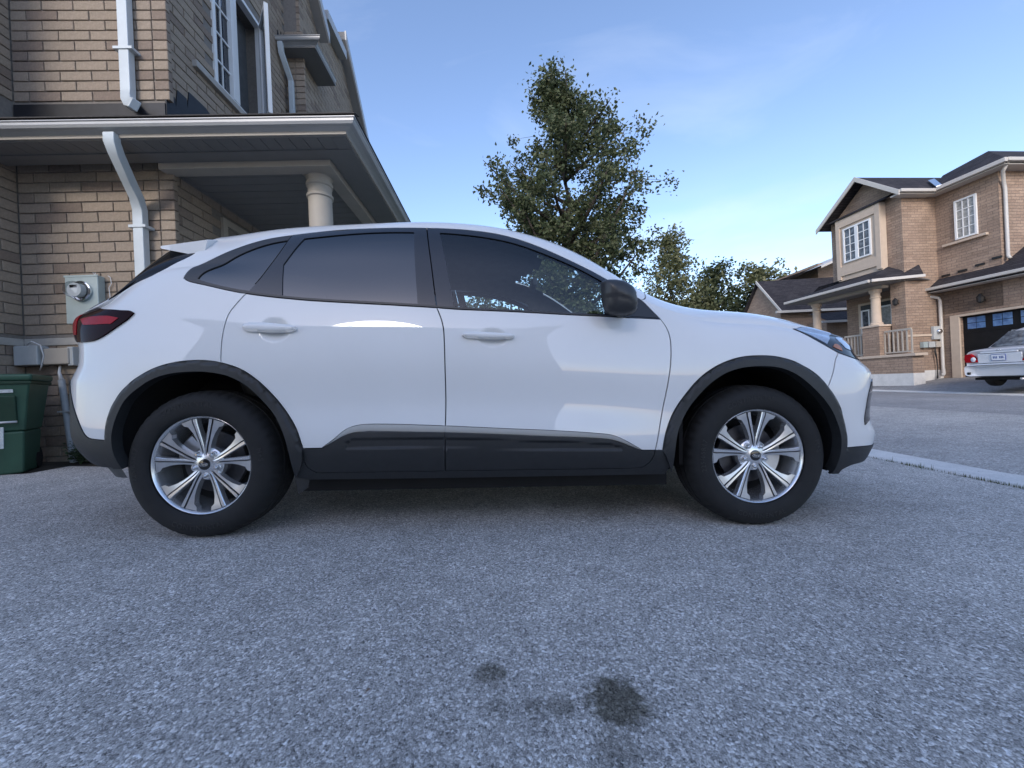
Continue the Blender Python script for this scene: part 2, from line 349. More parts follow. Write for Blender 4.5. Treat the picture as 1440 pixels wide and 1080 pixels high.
def surf(u, s):
    """body surface: u along the car, s up the section (0 sill, SM roof centre, 2*SM far sill) -> x, y, z"""
    u = np.atleast_1d(np.asarray(u, float)); s = np.atleast_1d(np.asarray(s, float)); Bx = spline_rows(XS, u); Bs = spline_rows(KN2, s)
    y = np.einsum('ni,ij,nj->n', Bx, YK, Bs); z = np.einsum('ni,ij,nj->n', Bx, ZK, Bs)
    tf = np.clip((u - X0F) / (U1 - X0F), 0, 1); tr = np.clip((u - X0R) / (U0 - X0R), 0, 1)
    x = np.where(u > X0F, u + (pchip(NOSE, z) - U1) * tf ** 3, np.where(u < X0R, u + (pchip(TAIL, z) - U0) * tr ** 3, u))
    f = np.sqrt(np.maximum(1 - tf ** PW, 0)) * np.sqrt(np.maximum(1 - tr ** PW, 0))
    return np.stack([x, -y * f, z], -1)
def unit(n): return n / np.maximum(np.linalg.norm(n, axis=-1, keepdims=True), 1e-9)
def surf_n(u, s, e=.003): return unit(np.cross(surf(u + e, s) - surf(u - e, s), surf(u, s + e) - surf(u, s - e)))
def surf_off(u, s, off):
    P = surf(u, s); d = off(u, s) if callable(off) else off
    return P + surf_n(u, s) * (d[:, None] if callable(off) else d)
def surf_off_n(u, s, off, e=.002):
    if not callable(off): return surf_n(u, s)
    return unit(np.cross(surf_off(u + e, s, off) - surf_off(u - e, s, off), surf_off(u, s + e, off) - surf_off(u, s - e, off)))
def panel(name, poly, mat, parent, off=0.0, thick=0.012, gap=0.0, step=0.03, holes=(), far=False, refine=(), me=None):
    """one body panel: the outline in (u, s) lies on the body surface, off metres proud of it, with a folded edge"""
    poly = np.asarray(poly, float)
    if gap: poly = inset(poly, gap); holes = [inset(h, -gap) for h in holes]
    pts = fine_points(poly, holes, step, refine)
    v, f = triangulate(poly, holes, pts)
    u, s = v[:, 0], v[:, 1]
    if far:
        o_ = off
        s = 2 * SM - s
        if callable(o_): off = lambda a, b: o_(a, 2 * SM - b)
    P = surf_off(u, s, off); N = surf_off_n(u, s, off); Nb = surf_n(u, s)
    a, b, c = P[f[:, 0]], P[f[:, 1]], P[f[:, 2]]
    fl = (np.cross(b - a, c - a) * (N[f[:, 0]] + N[f[:, 1]] + N[f[:, 2]])).sum(1) < 0
    f[fl] = f[fl][:, ::-1]
    V = list(map(tuple, P)); NN = list(map(tuple, N)); F = [tuple(map(int, t)) for t in f]
    # boundary edges -> folded edge
    cnt = {}
    for t in F:
        for i in range(3):
            e = (t[i], t[(i + 1) % 3]); cnt[e] = 1
    for (i, j) in [e for e in cnt if (e[1], e[0]) not in cnt]:
        p, q = P[i], P[j]; pi, qi = p - Nb[i] * thick, q - Nb[j] * thick
        n = np.cross(pi - p, q - p); n = n / max(np.linalg.norm(n), 1e-9); b0 = len(V)
        V += [tuple(p), tuple(q), tuple(qi), tuple(pi)]; NN += [tuple(n)] * 4; F.append((b0 + 1, b0, b0 + 3, b0 + 2))
    m = bpy.data.meshes.new(name); m.from_pydata(V, [], F)
    m.polygons.foreach_set('use_smooth', [True] * len(F)); m.update()
    m.normals_split_custom_set_from_vertices(NN)
    return obj(name, m, mat, parent)
def both(name, poly, mat, parents, **k):
    """the same panel on the near and the far side"""
    pn, pf = parents if isinstance(parents, tuple) else (parents, parents)
    return panel(name, poly, mat, pn, **k), panel(name, poly, mat, pf, far=True, **k)
# ------------------------------------------------------------------ white crossover: parts
EX = Vector((0.99878092, 0.03418008, -0.03561464)); EY = Vector((-0.03420178, 0.99941495, 0.0)); EZ = EX.cross(EY)
CAR_O = Vector((-0.18402781, 2.78346832, -0.7145052 + CAM_H))
SUV = empty('crossover_car')
SUV.matrix_world = Matrix(((EX.x, EY.x, EZ.x, CAR_O.x), (EX.y, EY.y, EZ.y, CAR_O.y), (EX.z, EY.z, EZ.z, CAR_O.z), (0, 0, 0, 1)))
tag(SUV, 'white compact crossover with black wheel-arch cladding parked across the driveway', 'car')

DR = [(-1.157, .934), (-1.191, .887), (-1.223, .849), (-1.233, .815), (-1.239, .775), (-1.240, .728), (-1.238, .656)]
DG = [(-.236, .927), (-.215, .875), (-.202, .825), (-.196, .745), (-.192, .581), (-.192, .410), (-.193, .345)]
DGL = [(-.193, .316), (-.195, .2), (-.198, .121)]
GU = [(-.316, 1.430), (-.291, 1.276), (-.273, 1.167), (-.254, 1.043), (-.236, .927)]
DF = [(.876, .973), (.897, .895), (.910, .797), (.909, .726), (.901, .645), (.878, .512), (.843, .349), (.820, .231)]
DFL = [(.820, .231), (.815, .2), (.797, .153), (.762, .120)]
TOPR = [(-1.469, .975), (-1.462, 1.02), (-1.424, 1.19), (-1.334, 1.318), (-1.250, 1.364), (-1.145, 1.394), (-1.014, 1.408)]
TOPM = [(-1.014, 1.408), (-.912, 1.421), (-.795, 1.435), (-.671, 1.437), (-.544, 1.434), (-.418, 1.431), (-.316, 1.430)]
TOPF = [(-.316, 1.430), (-.164, 1.437), (-.037, 1.444), (.059, 1.447), (.155, 1.443), (.25, 1.432), (.344, 1.418), (.436, 1.403), (.528, 1.392), (.635, 1.375), (.72, 1.335), (.795, 1.264)]
TOPE = [(.795, 1.264), (.830, 1.107), (.876, .973)]
BOTR = [(-1.469, .975), (-1.447, .957), (-1.292, .938), (-1.157, .934)]
BOTM = [(-1.157, .934), (-.978, .931), (-.835, .928), (-.435, .928), (-.236, .927)]
BOTF = [(-.236, .927), (-.147, .925), (.144, .929), (.436, .926), (.6, .932), (.72, .943), (.876, .973)]
QE = [(-1.014, 1.408), (-1.031, 1.293), (-1.072, 1.141), (-1.111, 1.014), (-1.157, .934)]
RAL = [(-1.774, .297), (-1.770, .361), (-1.757, .417), (-1.723, .488), (-1.667, .553), (-1.601, .602), (-1.529, .640), (-1.447, .664), (-1.338, .671), (-1.272, .663), (-1.238, .656)]
RAR = [(-1.238, .656), (-1.150, .626), (-1.069, .571), (-.990, .487), (-.932, .409), (-.886, .333), (-.858, .247)]
RAI = [(-1.710, .168), (-1.721, .227), (-1.724, .289), (-1.718, .350), (-1.702, .405), (-1.665, .482), (-1.599, .540), (-1.527, .583), (-1.446, .606), (-1.337, .614), (-1.272, .609), (-1.191, .592), (-1.110, .547), (-1.031, .466), (-.971, .385), (-.926, .284), (-.914, .216), (-.905, .10)]
FAL = [(.857, .231), (.870, .315), (.908, .412), (.967, .502), (1.049, .600), (1.150, .672), (1.253, .714), (1.355, .729), (1.459, .728), (1.561, .701), (1.658, .640), (1.690, .600)]
FAR_ = [(1.690, .600), (1.729, .540), (1.773, .43), (1.788, .33), (1.796, .257)]
FAI = [(.909, .10), (.909, .152), (.911, .239), (.925, .332), (.966, .420), (1.025, .502), (1.099, .580), (1.183, .635), (1.267, .661), (1.351, .671), (1.444, .668), (1.527, .639), (1.618, .562), (1.690, .466), (1.729, .374), (1.742, .286), (1.747, .09)]
CTR = [(-.771, .247), (-.712, .281), (-.663, .309), (-.614, .321), (-.556, .322), (-.193, .316)]
CTF = [(-.193, .316), (.056, .309), (.312, .300), (.527, .293), (.613, .285), (.665, .267), (.718, .243), (.754, .231)]
CRR = [(-.771, .247), (-.712, .289), (-.664, .330), (-.615, .350), (-.557, .355), (-.193, .345)]
CRF = [(-.193, .345), (.057, .336), (.312, .328), (.527, .317), (.614, .308), (.683, .277), (.754, .231)]
WLR = [(-1.774, .297), (-1.869, .305), (-1.892, .319), (-1.938, .376), (-2.003, .460), (-2.082, .565), (-2.2, .61), (-2.335, .62)]
HL = [(1.598, 1.170), (1.637, 1.017), (1.685, .922), (1.756, .856), (1.813, .820)]
HL2 = [(1.813, .820), (1.883, .807), (1.959, .802), (2.08, .81), (2.295, .84)]
HOODE = [(.881, 1.585), (1.05, 1.63), (1.3, 1.60), (1.55, 1.50), (1.67, 1.33)]
HTOP = [(1.598, 1.170), (1.67, 1.33), (1.80, 1.42), (2.0, 1.50), (2.15, 1.52)]
RAILT = [(-1.49, 1.50), (-1.4, 1.60), (-1.0, 1.615), (.2, 1.62), (.45, 1.60), (.7, 1.585), (.881, 1.585)]
RGI = [(-1.889, 1.245), (-1.83, 1.20), (-1.76, 1.145), (-1.655, 1.095), (-1.554, 1.306), (-1.487, 1.397), (-1.485, 1.435), (-1.49, 1.50)]
rev = lambda c: list(reversed(c))
GAP = 0.0029

def ell(cu, cs, ru, rs, depth):
    return lambda u, s: depth * np.clip(1 - ((u - cu) / ru) ** 2 - ((s - cs) / rs) ** 2, 0, None) ** 1.3
# body side: quarter panel, cant rail and screen pillar are one pressing
side = outline([TOPE[:1] + [], rev(TOPF), rev(TOPM), rev(TOPR), BOTR, DR, rev(RAL), WLR, [(-2.335, .62), (-2.335, .9), (-2.32, 1.22)], [(-2.32, 1.22), (-2.15, 1.28), (-1.889, 1.245)], RGI, RAILT, [(.881, 1.585), (.795, 1.264)]][1:])
both('quarter_panel', side, 'paint_white', SUV, gap=GAP, step=.028)
fender = outline([TOPE, DF, [(.820, .231), (.857, .231)], FAL, [(1.690, .600), (1.745, .72), (1.813, .820)], rev(HL), [(1.598, 1.170), (1.67, 1.33)], rev(HOODE), [(.881, 1.585), (.795, 1.264)]])
both('front_fender', fender, 'paint_white', SUV, gap=GAP, step=.028)
bumper = outline([[(1.813, .820), (1.745, .72), (1.690, .600)], FAR_, [(1.796, .257), (1.894, .268), (2.059, .273), (2.15, .28), (2.295, .29)], [(2.295, .29), (2.295, .84)], rev(HL2)])
bref = [(2.22, s_, .085, .012) for s_ in np.arange(.32, .84, .09)]
both('front_bumper', bumper, 'paint_white', SUV, gap=GAP, step=.026, refine=bref)
cup_r = ell(-.998, .792, .075, .052, -.022); cup_f = ell(.035, .778, .075, .052, -.022)
rdoor = outline([DR, RAR[:-1] + [(-.858, .247)], [(-.858, .247), (-.771, .247)], CRR, rev(DG), rev(BOTM)])
fdoor = outline([DG, CRF, [(.754, .231), (.820, .231)], rev(DF), rev(BOTF)])
rd = both('rear_door', rdoor, 'paint_white', SUV, gap=GAP, step=.028, off=cup_r, refine=[(-.998, .792, .09, .008)])
fd = both('front_door', fdoor, 'paint_white', SUV, gap=GAP, step=.028, off=cup_f, refine=[(.035, .778, .09, .008)])
# tucked-in return of the doors between the crease and the cladding
def tuck(cr):
    cr = np.asarray(cr, float)
    return lambda u, s: -np.clip((np.interp(u, cr[:, 0], cr[:, 1]) - s), -.004, .05) * 0.75
both('lower_return', outline([CRR, [CRR[-1], CTR[-1]], rev(CTR)], .015), 'paint_white', rd, off=tuck(CRR), step=.012, gap=.0004)
both('lower_return', outline([CRF, rev(CTF), [CTF[0], CRF[0]]], .015), 'paint_white', fd, off=tuck(CRF), step=.012, gap=.0004)
# black cladding
def flare(outer):
    outer = np.asarray(outer, float)
    return lambda u, s: .004 + .014 * np.clip(dist_poly(np.c_[u, s], outer, False) / .016, 0, 1)
ra_ring = outline([rev(RAI), [RAI[0], (-1.76, .168)], [(-1.76, .168), (-1.774, .297)], RAL, RAR, [(-.858, .247), (-.86, .19), (-.905, .10)]])
fa_ring = outline([rev(FAI), [FAI[0], (.857, .231)], FAL, FAR_, [(1.796, .257), (1.79, .09)], [(1.79, .09), FAI[-1]]])
both('wheel_arch_trim', ra_ring, 'clad_black', SUV, off=flare(RAL + RAR[1:]), thick=.05, step=.016)
both('wheel_arch_trim', fa_ring, 'clad_black', SUV, off=flare(FAL + FAR_[1:]), thick=.05, step=.016)
def clad_off(base):
    def f(u, s):
        l1 = np.interp(u, [-.69, -.613, -.195, -.012, .367, .597, .70], [.262, .292, .289, .285, .276, .266, .238]); l2 = np.interp(u, [-.69, -.196, .367, .69], [.245, .236, .230, .231])
        inb = (u > -.66) & (u < .66)
        d = np.clip(np.minimum(l1 - s, s - l2) / .006, 0, 1)
        return base - .008 * d * inb
    return f
both('door_cladding', outline([[(-.858, .247), (-.771, .247)], CTR, DGL, [(-.198, .121), (-.5, .1205), (-.807, .122)], [(-.807, .122), (-.846, .150), (-.859, .188), (-.858, .247)]]), 'clad_black', rd, gap=GAP, off=clad_off(.004), step=.012)
both('door_cladding', outline([CTF, [(.754, .231), (.820, .231)], DFL, [(.762, .120), (.645, .1185), (-.198, .121)], rev(DGL)]), 'clad_black', fd, gap=GAP, off=clad_off(.004), step=.012)
both('rocker_trim', outline([[(-.858, .247), (-.859, .188), (-.846, .150), (-.807, .122)], [(-.807, .122), (-.198, .121), (.645, .1185), (.762, .120)], rev(DFL), [(.820, .231), (.857, .231)], [(.857, .231), (.906, .16)], [(.906, .16), (.885, .077)], [(.885, .077), (.45, .078), (-.2, .080), (-.844, .085)], [(-.844, .085), (-.905, .10)], [(-.905, .10), (-.858, .247)]]), 'clad_black', SUV, off=.006, step=.02, thick=.06)
both('rear_valance', outline([WLR, [(-2.335, .62), (-2.335, .25)], [(-2.335, .25), (-2.10, .23), (-1.998, .20), (-1.927, .174), (-1.835, .166), (-1.76, .168)], [(-1.76, .168), (-1.774, .297)]]), 'clad_black', SUV, off=.003, step=.026, gap=.001, refine=[(-2.25, .4, .16, .014)])
both('front_valance', outline([[(1.796, .257), (1.894, .268), (2.059, .273), (2.15, .28), (2.295, .29)], [(2.295, .29), (2.295, .15)], [(2.295, .15), (2.15, .15), (2.02, .148), (1.86, .133), (1.809, .091), (1.76, .068)], [(1.76, .068), (1.796, .257)]]), 'clad_black', SUV, off=.003, step=.02, gap=.001, refine=[(2.22, .22, .085, .012)])
# air curtain, lamps
both('air_intake', outline([[(2.022, .674), (1.975, .604), (1.964, .526), (1.930, .386)], [(1.930, .386), (2.05, .44), (2.13, .52)], [(2.13, .52), (2.15, .60), (2.15, .69)], [(2.15, .69), (2.08, .70), (2.022, .674)]]), 'gloss_black', SUV, off=.004, step=.014)
lamp = outline([HL, [(1.813, .820), (1.883, .807), (1.959, .802), (2.08, .81)], [(2.08, .81), (2.17, .95), (2.19, 1.2), (2.14, 1.43), (2.10, 1.50)], [(2.10, 1.50), (2.0, 1.50), (1.80, 1.42), (1.67, 1.33), (1.598, 1.170)]])
hl = both('headlamp', inset(lamp, .003), 'gloss_black', SUV, off=.0025, step=.02)
both('headlamp_lens', outline([[(1.606, 1.172), (1.648, 1.03), (1.70, .94), (1.75, .885)], [(1.75, .885), (1.80, 1.0), (1.825, 1.13)], [(1.825, 1.13), (1.86, 1.30), (1.88, 1.44)], [(1.88, 1.44), (1.79, 1.405), (1.68, 1.32), (1.606, 1.172)]]), 'lamp_clear', hl, off=.005, step=.02, thick=.003)
both('indicator', outline([[(1.785, .868), (1.81, .852), (1.845, .842)], [(1.845, .842), (1.85, .875), (1.835, .91)], [(1.835, .91), (1.81, .915), (1.785, .868)]]), 'lamp_amber', hl, off=.0055, step=.014, thick=.003)
both('projector', outline([[(1.885, .885), (1.94, .875), (1.97, .96), (1.975, 1.10)], [(1.975, 1.10), (1.92, 1.16), (1.87, 1.10), (1.86, .975), (1.885, .885)]]), 'lamp_clear', hl, off=.0055, step=.014, thick=.003)
tl_poly = outline([[(-1.668, .861), (-1.680, .873), (-1.733, .889), (-1.867, .974), (-1.968, 1.14), (-2.05, 1.21), (-2.12, 1.22)], [(-2.12, 1.22), (-2.13, 1.0), (-2.11, .86), (-2.03, .793)], [(-2.03, .793), (-1.95, .781), (-1.880, .779), (-1.833, .788), (-1.742, .824), (-1.686, .847), (-1.668, .861)]])
tl = both('tail_lamp', tl_poly, 'lamp_smoke', SUV, off=.008, step=.02, thick=.02)
both('lamp_band', outline([[(-1.99, .958), (-1.96, .955), (-1.83, .900), (-1.738, .857)], [(-1.738, .857), (-1.775, .840)], [(-1.775, .840), (-1.87, .864), (-1.955, .892)], [(-1.955, .892), (-1.99, .958)]], .012), 'lamp_red', tl, off=.0105, step=.012, thick=.003)
both('lamp_band', outline([[(-2.10, .93), (-2.095, 1.10), (-2.02, 1.06)], [(-2.02, 1.06), (-2.02, .94), (-2.02, .84)], [(-2.02, .84), (-2.08, .86), (-2.10, .93)]], .012), 'lamp_red', tl, off=.0102, step=.012, thick=.003)
# windows
qg = outline([[(-1.399, .972), (-1.386, 1.01), (-1.317, 1.136), (-1.251, 1.255), (-1.180, 1.312), (-1.101, 1.344), (-1.022, 1.358)], [(-1.022, 1.358), (-1.035, 1.293), (-1.076, 1.141), (-1.115, 1.014), (-1.145, .950)], [(-1.145, .950), (-1.215, .950), (-1.308, .953), (-1.373, .961), (-1.399, .972)]])
rg = outline([[(-.939, 1.362), (-.78, 1.379), (-.629, 1.387), (-.380, 1.384)], [(-.380, 1.384), (-.361, 1.190), (-.333, .945)], [(-.333, .945), (-.608, .945), (-.837, .944), (-.982, .946)], [(-.982, .946), (-.996, 1.05), (-1.006, 1.15)], [(-1.006, 1.15), (-.972, 1.26), (-.939, 1.362)]])
fg = outline([[(-.240, 1.387), (-.161, 1.389), (-.035, 1.392), (.091, 1.394), (.185, 1.389), (.278, 1.377), (.370, 1.364), (.462, 1.350), (.521, 1.336), (.600, 1.305)], [(.600, 1.305), (.592, 1.106), (.588, .952)], [(.588, .952), (.437, .945), (.144, .944), (-.150, .941)], [(-.150, .941), (-.195, 1.174), (-.240, 1.387)]])
qframe = outline([TOPR, QE, rev(BOTR)]); rframe = outline([TOPM, GU, rev(BOTM), rev(QE)]); fframe = outline([TOPF, TOPE, rev(BOTF), rev(GU)])
both('window_frame', qframe, 'trim_black', SUV, holes=[qg], off=.001, gap=.001, step=.022, thick=.02)
both('window_frame', rframe, 'gloss_black', rd, holes=[rg], off=.001, gap=GAP, step=.022, thick=.02)
both('window_frame', fframe, 'gloss_black', fd, holes=[fg], off=.001, gap=GAP, step=.022, thick=.02)
both('window_glass', inset(qg, -.004), 'glass_privacy', SUV, off=-.004, step=.03, thick=.002)
both('window_glass', inset(rg, -.004), 'glass_privacy', rd, off=-.004, step=.03, thick=.002)
both('window_glass', inset(fg, -.004), 'glass_front', fd, off=-.004, step=.03, thick=.002)
def strip(c, w0, w1): return np.vstack([np.asarray(catmull(c)) + (0, w1), np.asarray(catmull(c))[::-1] + (0, w0)])
both('belt_moulding', strip(BOTM, .001, .012), 'trim_black', rd, off=.004, step=.012, thick=.006, gap=.0006)
both('belt_moulding', strip(BOTF[:-1], .001, .012), 'trim_black', fd, off=.004, step=.012, thick=.006, gap=.0006)
both('sail_trim', outline([[(.604, 1.30), (.66, 1.352), (.72, 1.318), (.785, 1.262)], [(.785, 1.262), (.822, 1.107), (.862, .985)], [(.862, .985), (.72, .958), (.595, .953)], [(.595, .953), (.598, 1.12), (.604, 1.30)]]), 'trim_black', fd, off=.0035, step=.02, thick=.004)
# roof, bonnet, screens run across the car
def across(edge, mid=None, step=.03):
    e = [tuple(p) for p in edge]; m = [(u, 2 * SM - s) for u, s in reversed(e)]
    return outline([e, [e[-1], m[0]] if mid is None else [e[-1], mid[0], m[0]], m, [m[-1], e[0]] if mid is None else [m[-1], mid[1], e[0]]], step)
panel('roof', across([(-1.47, 1.56), (-1.4, 1.60), (-1.0, 1.615), (.2, 1.62)], [(.36, SM), (-1.47, SM)]), 'paint_white', SUV, gap=GAP, step=.045)
panel('windscreen', across([(.22, 1.625), (.45, 1.605), (.7, 1.59), (.89, 1.59)], [(1.10, SM), (.37, SM)]), 'glass_front', SUV, off=-.002, step=.05, thick=.004)
panel('bonnet', across([(.90, 1.59), (1.05, 1.635), (1.3, 1.605), (1.55, 1.505), (1.67, 1.336), (1.80, 1.425), (2.0, 1.505), (2.10, 1.51)], [(2.2, SM), (1.12, SM)]), 'paint_white', SUV, gap=GAP, step=.04)
panel('rear_window', across([(-1.889, 1.25), (-1.83, 1.205), (-1.76, 1.15), (-1.655, 1.10), (-1.554, 1.31), (-1.487, 1.40)], [(-1.487, SM), (-1.96, SM)]), 'glass_black', SUV, off=-.003, step=.04)
# closing strips at nose and tail
def end_strip(name, u, s0, s1, mat, bulge, n=14):
    ss = np.linspace(s0, s1, n); A = surf(np.full(n, u), ss); mb = MB(); V = []
    ys = np.linspace(-1, 1, 9)
    for a in A:
        for t in ys: V.append((a[0] + bulge * (1 - t * t), -a[1] * t * -1 * -1, a[2]))
    mb.add(V, [(i * 9 + j, i * 9 + j + 1, (i + 1) * 9 + j + 1, (i + 1) * 9 + j) for i in range(n - 1) for j in range(8)])
    mb.build(name, mat, SUV, smooth=True)
end_strip('nose_panel', 2.295, .29, .42, 'paint_white', .01); end_strip('grille', 2.295, .42, .86, 'gloss_black', .008); end_strip('nose_panel', 2.295, .15, .29, 'clad_black', .01)
end_strip('tailgate_panel', -2.335, .62, 1.24, 'paint_white', -.01); end_strip('tailgate_panel', -2.335, .25, .62, 'clad_black', -.01)
panel('tailgate', across([(-2.32, 1.21), (-2.15, 1.27), (-1.893, 1.235)], [(-1.965, SM), (-2.33, SM)]), 'paint_white', SUV, off=-.001, step=.04)
panel('bonnet_edge', across([(2.105, 1.51), (2.295, 1.5)], [(2.295, SM), (2.205, SM)]), 'gloss_black', SUV, off=-.003, step=.04)
for far_ in (False, True):
    panel('bonnet_edge', outline([[(2.17, .95), (2.295, .85)], [(2.295, .85), (2.295, 1.5)], [(2.295, 1.5), (2.105, 1.51)], [(2.105, 1.51), (2.14, 1.43), (2.19, 1.2), (2.17, .95)]]), 'gloss_black', SUV, off=-.002, step=.025, far=far_)
# roof spoiler
mb = MB(); V = []; ys = np.linspace(-.74, .74, 27)
for y in ys:
    e = abs(y) / .74; b = 1 - e ** 2.2; k = max(0, (e - .9) / .1) ** 2
    prof = [(-1.43, 1.485 + .065 * b ** .8), (-1.50 - .02 * b, 1.475 + .065 * b ** .8), (-1.66 - .11 * b, 1.452 + .05 * b), (-1.666 - .11 * b, 1.446 + .05 * b), (-1.66 - .11 * b, 1.438 + .05 * b), (-1.53, 1.412 + .05 * b), (-1.45, 1.40 + .06 * b)]
    V += [(x, y, z - .006 * k) for x, z in prof]
n = 7
F = [(i * n + j, i * n + (j + 1) % n, (i + 1) * n + (j + 1) % n, (i + 1) * n + j) for i in range(26) for j in range(n)] + [tuple(range(n)), tuple(26 * n + j for j in range(n))]
mb.add(V, F); mb.build('roof_spoiler', 'paint_white', SUV, smooth=True, angle=35)
# dark inner shell behind the panels: door inners, head lining, inner wings
dlo_poly = outline([TOPR, TOPM, TOPF, TOPE, rev(BOTF), rev(BOTM), rev(BOTR)])
ra_poly = inset(np.vstack([catmull(RAI), [(-.905, -.1), (-1.71, -.1)]]), -.055); fa_poly = inset(np.vstack([catmull(FAI), [(1.747, -.1), (.909, -.1)]]), -.055)
ws_poly = across([(.22, 1.64), (.45, 1.62), (.7, 1.605), (.89, 1.605)], [(1.09, SM), (.38, SM)])
us = np.arange(-2.30, 2.281, .04); sg = np.arange(.09, 2 * SM - .089, .04); Uu, Ss = np.meshgrid(us, sg, indexing='ij')
P = surf_off(Uu.ravel(), Ss.ravel(), -.022); nu, ns = Uu.shape; F = []
cu = (Uu[:-1, :-1] + .02).ravel(); cs = (Ss[:-1, :-1] + .02).ravel(); hole = np.zeros(len(cu), bool)
for pl in (dlo_poly, ra_poly, fa_poly):
    hole |= in_poly(np.c_[cu, cs], pl) | in_poly(np.c_[cu, 2 * SM - cs], pl)
hole |= in_poly(np.c_[cu, cs], ws_poly)
hole = hole.reshape(nu - 1, ns - 1)
F = [(i * ns + j, (i + 1) * ns + j, (i + 1) * ns + j + 1, i * ns + j + 1) for i in range(nu - 1) for j in range(ns - 1) if not hole[i, j]]
mb = MB(); mb.add(P, F); mb.build('inner_shell', 'cabin', SUV, smooth=True, recalc=False)
mb = MB(); mb.box(-1.75, 1.75, -.60, .60, .30, .33); mb.box(-1.6, 1.7, -.5, .5, .22, .299); mb.box(-.93, .93, -.80, .80, .19, .298); mb.box(1.0, 1.9, -.5, .5, .30, .85); mb.box(.98, 1.0, -.84, .84, .3, 1.0); mb.box(-1.1, -1.0, -.8, .8, .3, .55)  # wide low centre box added to block light and deepen shade below the car
mb.build('underbody', 'void_black', SUV)
for sy in (-1, 1): mb = MB(); mb.prism([(-.93, .33), (-.925, .255), (-.911, .195), (-.865, .229), (-.85, .30)], sy * .868, sy * .875, 'y'); mb.build('mud_flap', 'clad_black', SUV)
for arc, cx in ((RAI, -1.34), (FAI, 1.34)):
    a_ = catmull(arc, .03)
    for far_ in (False, True):
        Pq = surf(a_[:, 0], 2 * SM - a_[:, 1] if far_ else a_[:, 1]); sy = 1 if far_ else -1; V = []
        for x, y, z in Pq: V += [(x, y - sy * .012, z), (cx + (x - cx) * 1.06, y - sy * .06, .35 + (z - .35) * 1.06), (cx + (x - cx) * 1.06, sy * .5, .35 + (z - .35) * 1.06), (cx, sy * .499, .40)]
        mb = MB(); mb.add(V, [(i * 4 + j, i * 4 + j + 1, (i + 1) * 4 + j + 1, (i + 1) * 4 + j) for i in range(len(Pq) - 1) for j in range(3)]); mb.build('wheel_liner', 'void_black', SUV)
# door handles
def handle(cu, cs, parents):
    a = [(cu - .127, cs), (cu - .118, cs + .013), (cu - .06, cs + .019), (cu + .07, cs + .015), (cu + .122, cs + .007), (cu + .127, cs - .001), (cu + .118, cs - .012), (cu + .05, cs - .018), (cu - .05, cs - .017), (cu - .11, cs - .012), (cu - .127, cs)]
    pl = outline([a], .01)
    dm = .017
    both('door_handle', pl, 'paint_white', parents, off=lambda u, s: .013 + .017 * np.sqrt(np.clip(1 - (1 - np.clip(dist_poly(np.c_[u, s], pl) / dm, 0, 1)) ** 2, 0, 1)), thick=.012, step=.007)
handle(-1.018, .797, rd); handle(.015, .782, fd)
# door mirrors
MIR = outline([[(.546, 1.19), (.555, 1.2), (.604, 1.205), (.646, 1.199), (.693, 1.172), (.711, 1.14), (.714, 1.107), (.717, 1.068), (.703, 1.046), (.67, 1.035), (.625, 1.034), (.586, 1.04), (.564, 1.057), (.553, 1.09), (.546, 1.14), (.546, 1.19)]], .012)
pts = fine_points(MIR, [], .011); mv, mf = triangulate(MIR, [], pts); md = np.clip(dist_poly(mv, MIR) / .07, 0, 1)
seam = np.interp(mv[:, 0], [.53, .617, .66, .70], [1.124, 1.122, 1.110, 1.082]) - mv[:, 1]
dome = np.sqrt(np.clip(1 - (1 - md) ** 2, 0, 1)); lip = .006 * np.clip(seam / .006, 0, 1)
for sy in (-1, 1):
    root_ = fd[0] if sy < 0 else fd[1]
    mb = MB(); front = [(x, sy * (.99 + .065 * d - l), z) for (x, z), d, l in zip(mv, dome, lip)]; back = [(x, sy * (.99 - .05 * d), z) for (x, z), d in zip(mv, dome)]
    mb.add(front, [tuple(t) for t in mf.tolist()]); mb.add(back, [tuple(t) for t in mf.tolist()])
    mi = mb.build('mirror_housing', 'trim_black', root_, smooth=True, angle=70)
    mb = MB(); mb.tube([(.64, sy * .96, 1.075), (.66, sy * .91, 1.068), (.68, sy * .868, 1.068)], [.028, .026, .028], 10); mb.build('mirror_stalk', 'trim_black', root_, smooth=True)
# cabin
def rounded(name, x0, x1, y0, y1, z0, z1, mat, M=None, bev=.05):
    mb = MB(); mb.box(x0, x1, y0, y1, z0, z1, M); return mb.build(name, mat, SUV, bevel=bev, seg=3)
for sy in (-.37, .37):
    rounded('seat', -.45, .12, sy - .25, sy + .25, .42, .60, 'cabin')
    rounded('seat_back', -.06, .08, sy - .24, sy + .24, 0, .62, 'cabin', Matrix.Translation((-.40, 0, .56)) @ Matrix.Rotation(R(-16), 4, 'Y'))
    rounded('head_restraint', -.05, .05, sy - .13, sy + .13, .66, .83, 'cabin', Matrix.Translation((-.40, 0, .56)) @ Matrix.Rotation(R(-16), 4, 'Y'))
rounded('rear_bench', -1.25, -.75, -.62, .62, .45, .63, 'cabin'); rounded('rear_bench_back', -.06, .08, -.62, .62, 0, .62, 'cabin', Matrix.Translation((-1.25, 0, .58)) @ Matrix.Rotation(R(-20), 4, 'Y'))
rounded('dashboard', .62, 1.02, -.80, .80, .62, .98, 'cabin', bev=.1)
mb = MB(); q = Matrix.Translation((.50, .37, .93)) @ Matrix.Rotation(R(-25), 4, 'Y')
mb.tube([q @ Vector((0, .185 * math.cos(a), .185 * math.sin(a))) for a in np.linspace(0, 2 * math.pi, 33)], .015, 8); mb.tube([q @ Vector((0, -.17, 0)), q @ Vector((0.02, 0, 0)), q @ Vector((0, .17, 0))], .02, 8); mb.tube([q @ Vector((.02, 0, 0)), (.8, .37, .80)], .03, 8)
